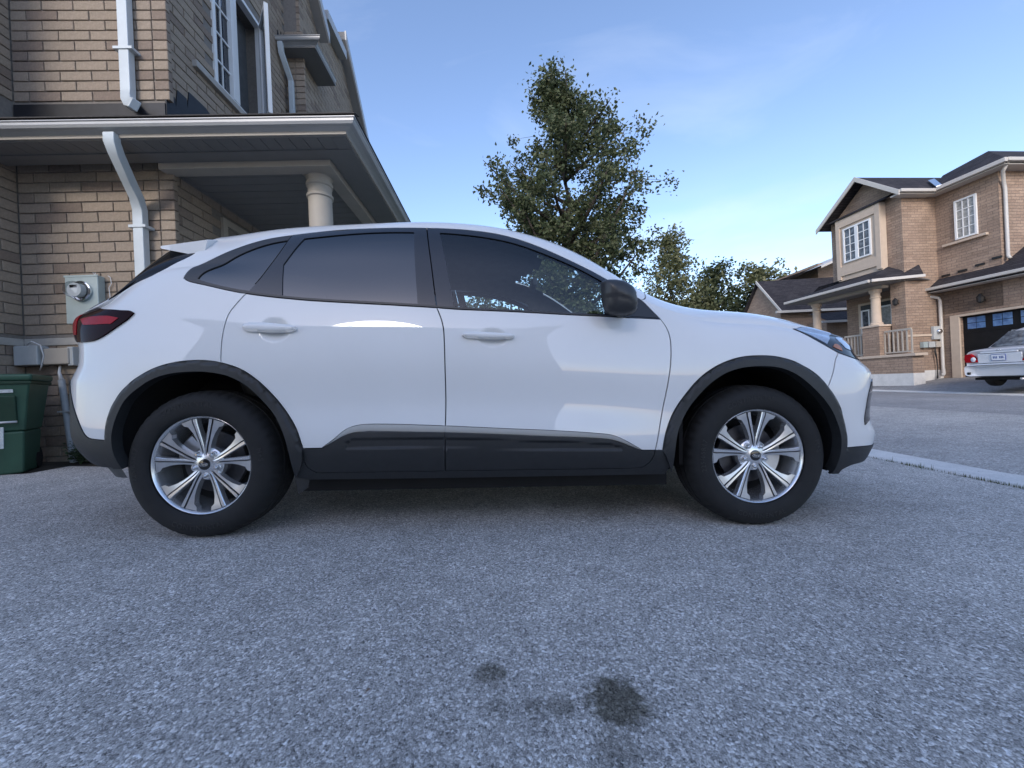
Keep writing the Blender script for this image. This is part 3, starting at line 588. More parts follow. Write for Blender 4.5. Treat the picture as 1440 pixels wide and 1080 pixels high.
mb.build('steering_wheel', 'cabin', SUV, smooth=True)
mb = MB(); mb.box(.30, .34, -.11, .11, 1.40, 1.46); mb.build('rear_view_mirror', 'cabin', SUV, bevel=.015)
# ---- wheels
def make_wheel():
    w = empty('wheel', parent=SUV)
    # tyre: outward side is -y
    prof = [(.236, -.008), (.240, -.016), (.252, -.022), (.275, -.027), (.298, -.026), (.318, -.019), (.333, -.007), (.343, .006), (.350, .022), (.3535, .038), (.354, .052), (.346, .054), (.346, .062), (.355, .064), (.3555, .098), (.347, .100), (.347, .110), (.3555, .112), (.3555, .146), (.347, .148), (.347, .156), (.354, .158), (.3535, .172), (.348, .190), (.333, .210), (.30, .226), (.26, .222), (.232, .212)]
    prof = [(r, y - .006) for r, y in prof]
    seg = 288; mb = MB(); V = []; n = len(prof)
    for k in range(seg):
        a = 2 * math.pi * k / seg; cc, ss = math.cos(a), math.sin(a)
        for i, (r, y) in enumerate(prof):
            if i in (7, 8, 9, 18 + 3, 19 + 3) and k % 6 < 2: r -= .0045
            V.append((r * cc, y, max(r * ss, -.3465)))
    mb.add(V, [(k * n + i, ((k + 1) % seg) * n + i, ((k + 1) % seg) * n + i + 1, k * n + i + 1) for k in range(seg) for i in range(n - 1)])
    mb.build('tyre', 'rubber', w, smooth=True, angle=38)
    for body_, a0, flip in (('CONTINENTAL', -90, True), ('CONTINENTAL', 100, False), ('225/65R17', 178, False), ('M+S', 10, False)):
        tcv = bpy.data.curves.new('tyre_text', 'FONT'); tcv.body = body_; tcv.size = .032; tcv.align_x = 'CENTER'; tcv.align_y = 'CENTER'; tcv.extrude = .0006; tcv.space_character = 1.15
        to = bpy.data.objects.new('tyre_text', tcv); COL.objects.link(to); tm = bpy.data.meshes.new_from_object(to.evaluated_get(bpy.context.evaluated_depsgraph_get())); bpy.data.objects.remove(to)
        for v in tm.vertices:
            x, y_, z_ = v.co
            r_ = .292 + (-y_ if flip else y_); an = R(a0) + (x / .292 if flip else -x / .292); v.co = (r_ * math.cos(an), -.0335 + .0012 * ((r_ - .285) / .03) ** 2 - z_, r_ * math.sin(an))
        tm.materials.clear(); obj('sidewall_lettering', tm, 'rubber_text', w)
    mb = MB(); mb.lathe([(.2335, .004), (.2365, -.002), (.236, -.008), (.2325, -.0095), (.228, -.006), (.2235, .004), (.2195, .03), (.2185, .06), (.205, .11), (.205, .20)], 96, 'y'); mb.build('rim', 'alloy', w, smooth=True, angle=40)
    # ten spokes in five pairs, with flared facets at the rim
    for k in range(5):
        for sg_ in (-1, 1):
            a0 = R(90 + 72 * k); mb = MB()
            # (radial, lateral) sections of the spoke at increasing radius: slot edge, ridge, outer edge; lateral measured from pair axis, towards the outer side
            rows = [(.030, -.001, .010, .020, .016), (.065, -.001, .013, .026, .013), (.092, .002, .019, .031, .010), (.120, .008, .0265, .040, .008), (.150, .0145, .0345, .054, .005), (.180, .021, .0425, .075, .002), (.205, .0255, .0485, .093, 0.0), (.2225, .028, .0515, .104, -.001)]
            V = []
            for (rr, l0, l1, l2, yy) in rows:
                for (l, dy) in ((l0, .030), (l0 + .0012, .0035), (l0 + .004, .0), (l1 - .006, .0008), (l1 - .0045, .009), (l1 - .001, .009), (l1 + .0005, .003), (l2 - .0025, .0055), (l2, .034)):
                    lat = -sg_ * l; r2 = math.sqrt(max(rr * rr - lat * lat, 1e-6)) if rr > .2 else rr
                    V.append((r2 * math.cos(a0) - lat * math.sin(a0), yy + dy, r2 * math.sin(a0) + lat * math.cos(a0)))
            m_ = 9; nr = len(rows) - 1
            mb.add(V, [(i * m_ + j, i * m_ + j + 1, (i + 1) * m_ + j + 1, (i + 1) * m_ + j) for i in range(nr) for j in range(m_ - 1)] + [tuple(range(m_))])
            mb.m = [2 if j in (3, 4, 5) else (1 if j == 6 else 0) for i in range(nr) for j in range(m_ - 1)] + [0]
            mb.build('spoke', ['alloy', 'alloy_dark', 'steel_disc'], w, smooth=True, angle=25)
    mb = MB(); mb.lathe([(.0, .012), (.030, .012), (.036, .014), (.062, .022), (.078, .034), (.082, .055), (.0, .056)], 60, 'y'); mb.build('hub', 'alloy', w, smooth=True, angle=30)
    mb = MB(); mb.lathe([(.0, .006), (.020, .0062), (.0258, .008), (.027, .0115), (.027, .02)], 40, 'y'); cap = mb.build('centre_cap', 'gloss_black', w, smooth=True, angle=40)
    mb = MB(); mb.lathe([(.0155, .0045), (.0165, .0035), (.0175, .0045), (.0165, .007)], 40, 'y', close=True)
    for i, v in enumerate(mb.v): mb.v[i] = (v[0] * 1.12, v[1], v[2] * .52)
    mb.build('emblem_ring', 'alloy', cap, smooth=True)
    tc_ = bpy.data.curves.new('cap_text', 'FONT'); tc_.body = 'Ford'; tc_.size = .0145; tc_.shear = .35; tc_.align_x = 'CENTER'; tc_.align_y = 'CENTER'; tc_.extrude = .0006; tc_.offset = .0002
    to = bpy.data.objects.new('cap_text', tc_); COL.objects.link(to); dg = bpy.context.evaluated_depsgraph_get(); tm = bpy.data.meshes.new_from_object(to.evaluated_get(dg)); bpy.data.objects.remove(to)
    tm.transform(Matrix.Translation((0, .0052, 0)) @ Matrix.Rotation(R(90), 4, 'X')); tm.materials.clear(); obj('emblem_script', tm, 'alloy', cap)
    for k in range(5):
        a = R(-90 + 72 * k); x, z = .055 * math.cos(a), .055 * math.sin(a); mb = MB()
        Mx = Matrix.Translation((x, 0, z))
        mb.lathe([(.0, .004), (.006, .0045), (.0095, .008), (.0105, .014), (.0108, .032)], 12, 'y', Mx); nut = mb.build('lug_nut', 'chrome', w, smooth=True, angle=35)
        mb = MB(); mb.lathe([(.012, .034), (.0145, .018), (.0165, .0175), (.0175, .034)], 24, 'y', Mx); mb.build('nut_seat', 'alloy_dark', w, smooth=True)
    mb = MB(); mb.lathe([(.05, .085), (.150, .085), (.150, .107), (.05, .107)], 64, 'y', close=True); mb.lathe([(.0, .07), (.06, .07), (.078, .082), (.078, .09)], 48, 'y'); mb.build('brake_disc', 'steel_disc', w, smooth=True, angle=35)
    mb = MB(); mb.lathe([(.0, .13), (.205, .13)], 48, 'y'); mb.build('wheel_back', 'void_black', w)
    return w
def caliper(w, a0):
    mb = MB(); V = []; an = np.radians(np.linspace(a0 - 24, a0 + 24, 9))
    for a in an:
        for r, y in ((.095, .068), (.162, .062), (.172, .075), (.172, .12), (.10, .12)): V.append((r * math.cos(a), y, r * math.sin(a)))
    mb.add(V, [(i * 5 + j, i * 5 + (j + 1) % 5, (i + 1) * 5 + (j + 1) % 5, (i + 1) * 5 + j) for i in range(8) for j in range(5)] + [tuple(range(5)), tuple(40 + j for j in range(5))])
    return mb.build('brake_caliper', 'alloy_dark', w, smooth=True, angle=30)
W0 = make_wheel()
kids = list(W0.children)
def copy_tree(o, parent):
    c = o.copy(); COL.objects.link(c); c.parent = parent
    for ch in o.children: copy_tree(ch, c)
    return c
spots = [(-1.355, -.885, 0), (1.355, -.885, 0), (-1.355, .885, math.pi), (1.355, .885, math.pi)]
wheels = [W0] + [copy_tree(W0, SUV) for _ in range(3)]
for w, (x, y, rz) in zip(wheels, spots): w.location = (x, y, .347); w.rotation_euler = (0, 0, rz)
caliper(wheels[0], 150); caliper(wheels[1], -8); caliper(wheels[2], 30); caliper(wheels[3], 188)
# ------------------------------------------------------------------ ground
def dz(x, y): return -(0.0356 * x + 0.00122 * y)          # the driveway falls to the road
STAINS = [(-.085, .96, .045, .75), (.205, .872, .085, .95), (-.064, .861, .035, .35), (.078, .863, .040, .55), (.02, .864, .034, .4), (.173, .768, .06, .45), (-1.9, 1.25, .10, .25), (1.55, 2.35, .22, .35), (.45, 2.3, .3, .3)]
def asphalt(name, lo, mid, hi, scale, stains=(), bmp=0.6, patch=None):
    m, nt, b = new_mat(name)
    tc = nt.nodes.new('ShaderNodeTexCoord'); vec = tc.outputs['Object']
    wob = noise(nt, scale * .7, 2, .5, vec); vadd = nt.nodes.new('ShaderNodeVectorMath'); vadd.operation = 'MULTIPLY_ADD'
    nt.links.new(wob.outputs['Color'], vadd.inputs[0]); vadd.inputs[1].default_value = (.006, .006, .006); nt.links.new(vec, vadd.inputs[2])
    v1 = nt.nodes.new('ShaderNodeTexVoronoi'); v1.inputs['Scale'].default_value = scale; nt.links.new(vadd.outputs[0], v1.inputs['Vector'])
    v2 = nt.nodes.new('ShaderNodeTexVoronoi'); v2.inputs['Scale'].default_value = scale * 2.3; nt.links.new(vadd.outputs[0], v2.inputs['Vector'])
    sep = nt.nodes.new('ShaderNodeSeparateColor'); nt.links.new(v1.outputs['Color'], sep.inputs[0])
    sep2 = nt.nodes.new('ShaderNodeSeparateColor'); nt.links.new(v2.outputs['Color'], sep2.inputs[0])
    c1 = ramp(nt, sep.outputs[0], [(0.0, lo), (0.35, mid), (0.72, mid), (0.93, hi), (1.0, tuple(min(1, h * 1.5) for h in hi))])
    c2 = ramp(nt, sep2.outputs[1], [(0.0, lo), (0.5, mid), (1.0, hi)])
    col = mix(nt, c1.outputs['Color'], c2.outputs['Color'], 0.42)
    big = noise(nt, .55, 5, .6, vec); cb = ramp(nt, big.outputs['Fac'], [(0.3, (.80, .80, .81)), (0.7, (1.14, 1.13, 1.12))]); col = mix(nt, col, cb.outputs['Color'], 1.0, 'MULTIPLY')
    med = noise(nt, 6.5, 5, .7, vec); cm = ramp(nt, med.outputs['Fac'], [(0.3, (.84, .84, .84)), (0.7, (1.13, 1.13, 1.13))]); col = mix(nt, col, cm.outputs['Color'], 1.0, 'MULTIPLY')
    rust = noise(nt, 23, 2, .5, vec); rr = ramp(nt, rust.outputs['Fac'], [(0.76, (0, 0, 0)), (0.80, (1, 1, 1))]); col = mix(nt, col, (.16, .09, .05), rr.outputs['Color'])
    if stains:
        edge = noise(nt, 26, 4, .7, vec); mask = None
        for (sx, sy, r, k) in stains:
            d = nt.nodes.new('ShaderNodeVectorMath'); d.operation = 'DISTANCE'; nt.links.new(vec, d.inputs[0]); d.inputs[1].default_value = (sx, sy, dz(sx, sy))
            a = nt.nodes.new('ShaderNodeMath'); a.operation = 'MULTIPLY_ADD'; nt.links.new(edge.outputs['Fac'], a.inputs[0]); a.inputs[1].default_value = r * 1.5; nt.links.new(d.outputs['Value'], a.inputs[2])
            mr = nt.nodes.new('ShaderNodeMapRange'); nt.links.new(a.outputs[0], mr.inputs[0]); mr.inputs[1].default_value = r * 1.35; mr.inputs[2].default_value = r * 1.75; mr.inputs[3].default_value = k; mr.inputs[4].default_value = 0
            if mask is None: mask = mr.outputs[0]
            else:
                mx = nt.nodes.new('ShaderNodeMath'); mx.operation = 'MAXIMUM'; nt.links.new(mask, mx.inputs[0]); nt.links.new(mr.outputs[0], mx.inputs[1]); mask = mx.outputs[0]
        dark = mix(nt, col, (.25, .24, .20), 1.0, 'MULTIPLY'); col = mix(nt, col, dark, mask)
    if patch is not None:
        sx = nt.nodes.new('ShaderNodeSeparateXYZ'); nt.links.new(vec, sx.inputs[0]); e = noise(nt, 3, 3, .6, vec)
        a = nt.nodes.new('ShaderNodeMath'); a.operation = 'MULTIPLY_ADD'; nt.links.new(e.outputs['Fac'], a.inputs[0]); a.inputs[1].default_value = .12; nt.links.new(sx.outputs['X'], a.inputs[2])
        g = nt.nodes.new('ShaderNodeMath'); g.operation = 'GREATER_THAN'; nt.links.new(a.outputs[0], g.inputs[0]); g.inputs[1].default_value = patch
        col = mix(nt, col, mix(nt, col, (.72, .73, .76), 1.0, 'MULTIPLY'), g.outputs[0])
    nt.links.new(col, b.inputs['Base Color']); b.inputs['Roughness'].default_value = .85; b.inputs['Specular IOR Level'].default_value = .35
    h = nt.nodes.new('ShaderNodeMath'); h.operation = 'SUBTRACT'; h.inputs[0].default_value = 1; nt.links.new(v1.outputs['Distance'], h.inputs[1])
    h2 = nt.nodes.new('ShaderNodeMath'); h2.operation = 'MULTIPLY_ADD'; nt.links.new(sep.outputs[2], h2.inputs[0]); h2.inputs[1].default_value = .8; nt.links.new(h.outputs[0], h2.inputs[2])
    bump(nt, b, h2.outputs[0], bmp, .006)
    return m
asphalt('asphalt_drive', (.07, .066, .062), (.42, .395, .365), (.95, .91, .86), 165, STAINS, .38)
asphalt('asphalt_road', (.18, .174, .166), (.37, .355, .335), (.58, .565, .54), 85, (), .4, patch=7.75)
m, nt, b = new_mat('concrete')
n1 = noise(nt, 4, 6, .7); n2 = noise(nt, 90, 3, .6); r1 = ramp(nt, n1.outputs['Fac'], [(.3, (.58, .57, .55)), (.7, (.74, .72, .69))]); r2 = ramp(nt, n2.outputs['Fac'], [(.3, (.8, .8, .8)), (.7, (1.1, 1.1, 1.1))])
nt.links.new(mix(nt, r1.outputs['Color'], r2.outputs['Color'], 1, 'MULTIPLY'), b.inputs['Base Color']); b.inputs['Roughness'].default_value = .85; bump(nt, b, n2.outputs['Fac'], .25, .004)
plain('lawn', (.06, .09, .035), .9, 0, .45, 3.0, bmp=.8, bscale=60)
plain('soil', (.06, .048, .035), .95, 0, .4, 9.0, bmp=.8, bscale=50)
plain('grass_blade', (.075, .095, .030), .7, 0, .4, 2.0)
plain('leaf_weed', (.045, .075, .03), .6, 0, .5, 9.0)

mb = MB(); mb.add([(-900, -900, -.42), (900, -900, -.42), (900, 900, -.42), (-900, 900, -.42)], [(0, 1, 2, 3)]); structure(mb.build('ground', 'lawn'))
def sheet(name, pts, mat, zf, lift=0.0):
    mb = MB(); mb.add([(x, y, zf(x, y) + lift) for x, y in pts], [tuple(range(len(pts)))]); return structure(mb.build(name, mat))
KX = 3.335
sheet('driveway', [(-4.9, -14), (KX, -14), (KX, 3.78), (-2.75, 3.78), (-2.75, 3.45), (-3.52, 3.52), (-4.14, 3.60), (-4.14, 3.3), (-4.9, 3.1)], 'asphalt_drive', dz)
sheet('planting_bed', [(-5.2, 2.9), (-2.6, 2.9), (-2.6, 4.3), (-5.2, 4.3)], 'soil', dz, -.006)
sheet('lawn', [(-2.9, 3.2), (KX + .02, 3.2), (KX + .02, 60), (-2.9, 60)], 'lawn', dz, -.012)
# depressed kerb with gutter, cast in lengths
kerb = structure(empty('kerb'))
kz = dz(KX, 3)
prof = [(KX, kz - .25), (KX, kz + .004), (KX + .02, kz + .014), (KX + .12, kz + .012), (KX + .20, kz - .010), (KX + .50, kz - .028), (KX + .50, kz - .25)]
y = -15.0; km = None
while y < 45:
    L = 2.98
    if km is None:
        mb = MB(); mb.prism([(p[0], p[1]) for p in prof], 0, L, 'y'); km = mb.mesh('kerb_length')
    o = obj('kerb_length', km, 'concrete', kerb); o.location = (0, y, dz(0, y)); y += 3.0
RZ = kz - .03
def rz(x, y):  return RZ + .06 * math.sin(math.pi * min(1, max(0, (x - 3.8) / 9.0))) - .00122 * y
mb = MB(); xs = np.linspace(KX + .48, 13.6, 12); ysr = [-30, -10, 0, 6, 10, 14, 20, 35, 80]
mb.add([(x, y, rz(x, y)) for x in xs for y in ysr], [(i * 9 + j, (i + 1) * 9 + j, (i + 1) * 9 + j + 1, i * 9 + j + 1) for i in range(11) for j in range(8)]); structure(mb.build('road', 'asphalt_road', smooth=True))
# weeds growing in the joint along the kerb
mb = MB()
for k in range(2600):
    yy = random.uniform(-1.0, 5.6); xx = KX - .012 + random.gauss(0, .012); h = random.uniform(.008, .030) * (1 if random.random() < .9 else 1.8); a = random.uniform(0, 6.28); l = random.uniform(-.02, .02)
    if math.sin(yy * 3.1) + math.sin(yy * 7.7 + 1) < -.5 and random.random() < .8: continue
    z = dz(xx, yy) - .002; w = .0022
    mb.add([(xx - w * math.cos(a), yy - w * math.sin(a), z), (xx + w * math.cos(a), yy + w * math.sin(a), z), (xx + l, yy + l * .6, z + h)], [(0, 1, 2)])
kg = mb.build('kerb_weeds', 'grass_blade', recalc=False); tag(kg, 'thin line of yellowish grass growing in the joint along the kerb', 'grass', kind='stuff')
# loose grit on the drive
mb = MB()
for k in range(420):
    yy = random.uniform(.62, 3.2); xx = random.uniform(-1.35, 1.35) * yy; s = random.uniform(.0016, .0042); z = dz(xx, yy)
    v = [(xx + s * math.cos(a) * random.uniform(.7, 1.2), yy + s * math.sin(a) * random.uniform(.7, 1.2), z) for a in (0, 1.25, 2.5, 3.8, 5.0)]
    mb.add(v + [(xx, yy, z + s * random.uniform(.5, .9))], [(0, 1, 5), (1, 2, 5), (2, 3, 5), (3, 4, 5), (4, 0, 5)])
plain('grit', (.20, .185, .17), .9, 0, .7, 60)
tag(mb.build('loose_grit', 'grit', recalc=False), 'tiny loose stones scattered over the asphalt in front of the crossover', 'gravel', kind='stuff')
# ------------------------------------------------------------------ near house at the left
m, nt, b = new_mat('brick_near')
oi = nt.nodes.new('ShaderNodeObjectInfo'); geo = nt.nodes.new('ShaderNodeNewGeometry')
ad = nt.nodes.new('ShaderNodeMath'); ad.operation = 'ADD'; nt.links.new(oi.outputs['Random'], ad.inputs[0]); nt.links.new(geo.outputs['Random Per Island'], ad.inputs[1])
fr = nt.nodes.new('ShaderNodeMath'); fr.operation = 'FRACT'; nt.links.new(ad.outputs[0], fr.inputs[0])
r0 = ramp(nt, fr.outputs[0], [(0.0, (.235, .185, .15)), (.10, (.245, .195, .16)), (.16, (.305, .25, .20)), (.5, (.325, .265, .212)), (.8, (.34, .28, .222)), (1.0, (.315, .258, .205))])
tcn = nt.nodes.new('ShaderNodeTexCoord'); nz = noise(nt, 38, 4, .7, tcn.outputs['Object']); rz_ = ramp(nt, nz.outputs['Fac'], [(.3, (.80, .79, .78)), (.7, (1.12, 1.11, 1.10))])
nt.links.new(mix(nt, r0.outputs['Color'], rz_.outputs['Color'], 1, 'MULTIPLY'), b.inputs['Base Color']); b.inputs['Roughness'].default_value = .9; b.inputs['Specular IOR Level'].default_value = .2
nz2 = noise(nt, 160, 3, .7, tcn.outputs['Object']); bump(nt, b, nz2.outputs['Fac'], .5, .004)
plain('mortar', (.20, .18, .162), .95, 0, .15, 30, bmp=.4, bscale=120)
plain('stone_trim', (.38, .36, .33), .85, 0, .12, 10, bmp=.3, bscale=70)
plain('trim_paint', (.40, .36, .31), .6, 0, .05, 6)
plain('gutter_metal', (.42, .42, .42), .42, 0.15, .06, 5)
plain('downspout_metal', (.50, .55, .58), .45, 0.1, .08, 4)
plain('soffit_metal', (.20, .195, .19), .6, 0, .05, 5)
plain('white_vinyl', (.74, .75, .75), .45, 0, .03, 5)
plain('flashing', (.014, .015, .019), .55, 0.2, .3, 12)
plain('shingle', (.060, .055, .052), .95, 0, .4, 40, bmp=.8, bscale=220)
plain('meter_grey', (.36, .43, .43), .5, 0.1, .08, 6)
plain('box_grey', (.42, .44, .44), .55, 0, .08, 8)
plain('pvc', (.33, .36, .38), .5, 0, .1, 8)
plain('cable', (.60, .60, .60), .5, 0, .05, 8)
glass('meter_glass', (.75, .78, .8), 1.6)

LYAW = R(2.5); CX, CY = -3.19, 4.05
lc, ls = math.cos(LYAW), math.sin(LYAW)
HOUSE = empty('brick_house', (CX * lc - CY * ls, CX * ls + CY * lc, 0), LYAW)
tag(HOUSE, 'two-storey grey-brown brick house with porch roof and downspouts at the left edge', 'house')
def hb(mb, name, mat, parent=HOUSE, **k):
    mb.v = [(x - CX, y - CY, z) for x, y, z in mb.v]
    return mb.build(name, mat, parent, **k)
BZ0 = .05
# walls: mortar backing, set back behind the brick faces
MD = .013
w1 = MB(); w1.box(-4.66, CX - MD, CY + MD, CY + .25, -.3, 6.4); wall_front = hb(w1, 'wall', 'mortar')
w2 = MB(); w2.box(CX - .25, CX - MD - .001, CY + .251, 9.6, -.3, 4.52); w2.box(CX - .25, CX - MD - .001, CY + .251, 4.79, 4.52, 8.6); w2.box(CX - .25, CX - MD - .001, 5.83, 9.6, 4.52, 8.6); w2.box(CX - .25, CX - MD - .001, 4.79, 5.83, 6.10, 8.6); wall_side = hb(w2, 'wall', 'mortar')
w3 = MB(); w3.box(-4.9, -4.64 - MD, 3.0 + MD, CY + MD + .002, -.3, 6.4); w3.box(-9, -4.91, 3.0 + MD, 3.3, -.3, 6.4); wall_garage = hb(w3, 'wall', 'mortar')
w4 = MB(); w4.box(CX - MD - .002, -2.94 - MD, 6.5 + MD, 9.4, 3.4, 7.9); wall_bay = hb(w4, 'wall', 'mortar')
BL, BH, JT = .300, .101, .011
def brick_mesh(l, seed):
    """one brick lying along x, face towards -y, origin at its centre on the wall plane"""
    r = random.Random(seed); a, h, d = (l - JT) / 2, (BH - JT) / 2, .05; c = .0035; j = lambda: r.uniform(-.0016, .0016)
    f = [(-a + c, 0 + j(), -h + c), (a - c, 0 + j(), -h + c), (a - c, 0 + j(), h - c), (-a + c, 0 + j(), h - c)]
    e = [(-a + j(), c, -h + j()), (a + j(), c, -h + j()), (a + j(), c, h + j()), (-a + j(), c, h + j())]
    k = [(-a, d, -h), (a, d, -h), (a, d, h), (-a, d, h)]
    mb = MB(); mb.add(f + e + k, [(0, 1, 2, 3)] + [(4 + i, 4 + (i + 1) % 4, (i + 1) % 4, i) for i in range(4)] + [(8 + i, 8 + (i + 1) % 4, 4 + (i + 1) % 4, 4 + i) for i in range(4)])
    return mb.mesh('brick')
BM = {('full', i): brick_mesh(BL, i) for i in range(6)}; BM.update({('half', i): brick_mesh(BL / 2, 40 + i) for i in range(3)})
cands = []      # (size seen, kind, location, rotation, wall)
CAMV = Vector((0, 0, CAM_H))
def lay(wall, face, p0, u0, u1, z0, z1, skip=None):
    """face '-y' (runs along x at y=p0) or '+x' (runs along y at x=p0)"""
    nrow = int(round((z1 - z0) / BH))
    for i in range(nrow):
        z = z0 + (i + .5) * BH; row = i + int(round(z0 / BH))
        u = u0; first = True
        while u < u1 - .06:
            l = BL / 2 if (first and row % 2) else BL
            first = False
            if u + l > u1 + .03: l = BL / 2
            if u + l > u1 + .06: break
            c = u + l / 2
            x, y = (c, p0) if face == '-y' else (p0, c)
            if not (skip and skip(c, z)):
                wx, wy = x * lc - y * ls, x * ls + y * lc
                d = Vector((wx, wy, z)) - CAMV; n = Vector((ls, -lc, 0)) if face == '-y' else Vector((lc, ls, 0))
                vis = -(d.normalized().dot(n)) / d.length_squared * l
                px, pz = wx / wy * 545, -(z - CAM_H) / wy * 545
                ix, iy = px * math.cos(R(2.6)) + pz * math.sin(R(2.6)) + 720, -px * math.sin(R(2.6)) + pz * math.cos(R(2.6)) + 540
                hid = ix < -25 or iy < -15 or iy > 700 or (ix > 160 and iy > 355) or (ix > 105 and iy > 450) or (ix > 215 and iy > 335 - .08 * (ix - 215)) or (150 < iy < 240 and z > 2.95)
                cands.append((-1 if hid else vis, 'full' if l == BL else 'half', (x - CX, y - CY, z), 0 if face == '-y' else math.pi / 2, wall))
            u += l
band = lambda c, z: 1.30 < z < 1.40
lay(wall_front, '-y', CY, -4.64, CX, BH * 1, BH * 31, band)
lay(wall_front, '-y', CY, -4.64, CX, BH * 37, BH * 56)
lay(wall_garage, '+x', -4.64, 3.0, CY, BH * 1, BH * 31, band)
lay(wall_garage, '+x', -4.64, 3.0, CY, BH * 37, BH * 56)
lay(wall_garage, '-y', 3.0, -6.44, -4.64, BH * 1, BH * 56)
lay(wall_side, '+x', CX, CY, 9.2, BH * 12, BH * 30, lambda c, z: 4.72 < c < 5.65 and z < 2.95)
lay(wall_side, '+x', CX, CY, 9.4, BH * 37, BH * 80, lambda c, z: (4.72 < c < 5.9 and 4.42 < z < 6.25) or (c > 6.5 and z < 7.9) or z > 4.7 + (c - 4.0) * 1.6)
lay(wall_bay, '-y', 6.5, CX, -2.94, BH * 40, BH * 66)
lay(wall_bay, '+x', -2.94, 6.5, 9.3, BH * 40, BH * 76)
cands.sort(key=lambda t: -t[0])
single = [c for c in cands if c[0] > 0][:300]; sset = set(id(c) for c in single)
for i, (v, kind, loc, rot, wall) in enumerate(single):
    o = obj('brick', BM[(kind, random.randrange(6 if kind == 'full' else 3))], 'brick_near', wall, loc); o.rotation_euler = (0, 0, rot)
rest = MB()
for c in cands:
    if id(c) in sset: continue
    me_ = BM[(c[1], random.randrange(3))]; M = Matrix.Translation(c[2]) @ Matrix.Rotation(c[3], 4, 'Z')
    rest.add([M @ v.co for v in me_.vertices], [tuple(p.vertices) for p in me_.polygons])
ro = rest.build('bricks', 'brick_near', HOUSE, recalc=False); ro['kind'] = 'stuff'
# stone band, lintels, flashing, roofs, gutters
mb = MB(); mb.box(-4.63, CX + .012, CY - .016, CY + .05, 1.305, 1.378); hb(mb, 'stone_band', 'stone_trim', bevel=.006)
mb = MB(); mb.box(-4.70, -4.622, 2.98, CY - .017, 1.305, 1.378); hb(mb, 'stone_band', 'stone_trim', bevel=.006)
mb = MB(); mb.box(-4.63, CX + .004, CY - .012, CY + .05, 3.45, 3.70); hb(mb, 'flashing', 'flashing')
mb = MB()      # stepped flashing up the side wall
st = [(4.05, 3.4), (4.05, 3.84), (4.16, 3.84), (4.17, 3.75), (4.20, 3.95), (4.32, 3.95), (4.33, 3.85), (4.36, 4.05), (4.60, 4.05), (4.9, 3.95), (5.2, 3.6), (5.2, 3.4)]
mb.prism(st, CX + .001, CX + .012, 'x'); hb(mb, 'step_flashing', 'flashing')
# porch roof: sloping shingle courses from the gutter line up to the wall
EAVE = 3.16
for k in range(5):
    y0, y1 = 3.50 + k * .13, 3.50 + (k + 1) * .13 + .02; z0, z1 = EAVE + .03 + k * .062, EAVE + .03 + (k + 1) * .062
    mb = MB(); x1 = -1.14 - k * .13
    mb.add([(-4.62, y0, z0 + .008), (x1, y0, z0 + .008), (x1, y1, z1 + .004), (-4.62, y1, z1 + .004), (-4.62, y0, z0 - .002), (x1, y0, z0 - .002)], [(0, 1, 2, 3), (4, 5, 1, 0)]); hb(mb, 'shingle_course', 'shingle', recalc=False)
for k in range(14):
    a0, a1 = k * .13, (k + 1) * .13 + .02; z0, z1 = EAVE + .03 + k * .062, EAVE + .03 + (k + 1) * .062
    mb = MB(); xo, xi = -1.14 - a0, -1.14 - a1
    mb.add([(xo, 3.50 + a0, z0 + .008), (xo, 9.0, z0 + .008), (xi, 9.0, z1 + .004), (xi, 3.50 + a1, z1 + .004), (xo, 3.50 + a0, z0 - .002), (xo, 9.0, z0 - .002)], [(0, 1, 2, 3), (4, 5, 1, 0)]); hb(mb, 'shingle_course', 'shingle', recalc=False)
GP = [(0, 0), (-.012, .012), (-.05, .03), (-.085, .035), (-.098, .055), (-.100, .075), (-.110, .080), (-.110, .088), (-.098, .088), (-.09, .06), (-.01, .03), (0, .09)]   # out, up
def gutter_run(a, b_, axis, base, zb, name='gutter', mi=None):
    mb = MB()
    if axis == 'x': mb.add([(t, base + p[0], zb + p[1]) for t in (a, b_) for p in GP], [])
    n = len(GP); vs = []
    for t in (a, b_):
        for i, p in enumerate(GP):
            tt = t + ((-p[0]) if (t == b_ and mi) else 0)
            vs.append((tt, base + p[0], zb + p[1]) if axis == 'x' else (base - p[0], t + (p[0] if (t == a and mi) else 0), zb + p[1]))
    mb = MB(); mb.add(vs, [(i, (i + 1) % n, (i + 1) % n + n, i + n) for i in range(n)] + [tuple(range(n)), tuple(range(2 * n - 1, n - 1, -1))]); return hb(mb, name, 'gutter_metal')
gutter_run(-4.55, -1.25, 'x', 3.60, 3.075, mi=True)
gutter_run(3.60, 9.0, 'y', -1.25, 3.075, mi=True)
gutter_run(2.9, 3.45, 'y', -4.60, 3.075)
mb = MB(); mb.box(-4.62, -1.252, 3.585, 3.602, 3.06, 3.165); mb.box(-1.268, -1.251, 3.603, 9.0, 3.06, 3.165); hb(mb, 'fascia', 'trim_paint')
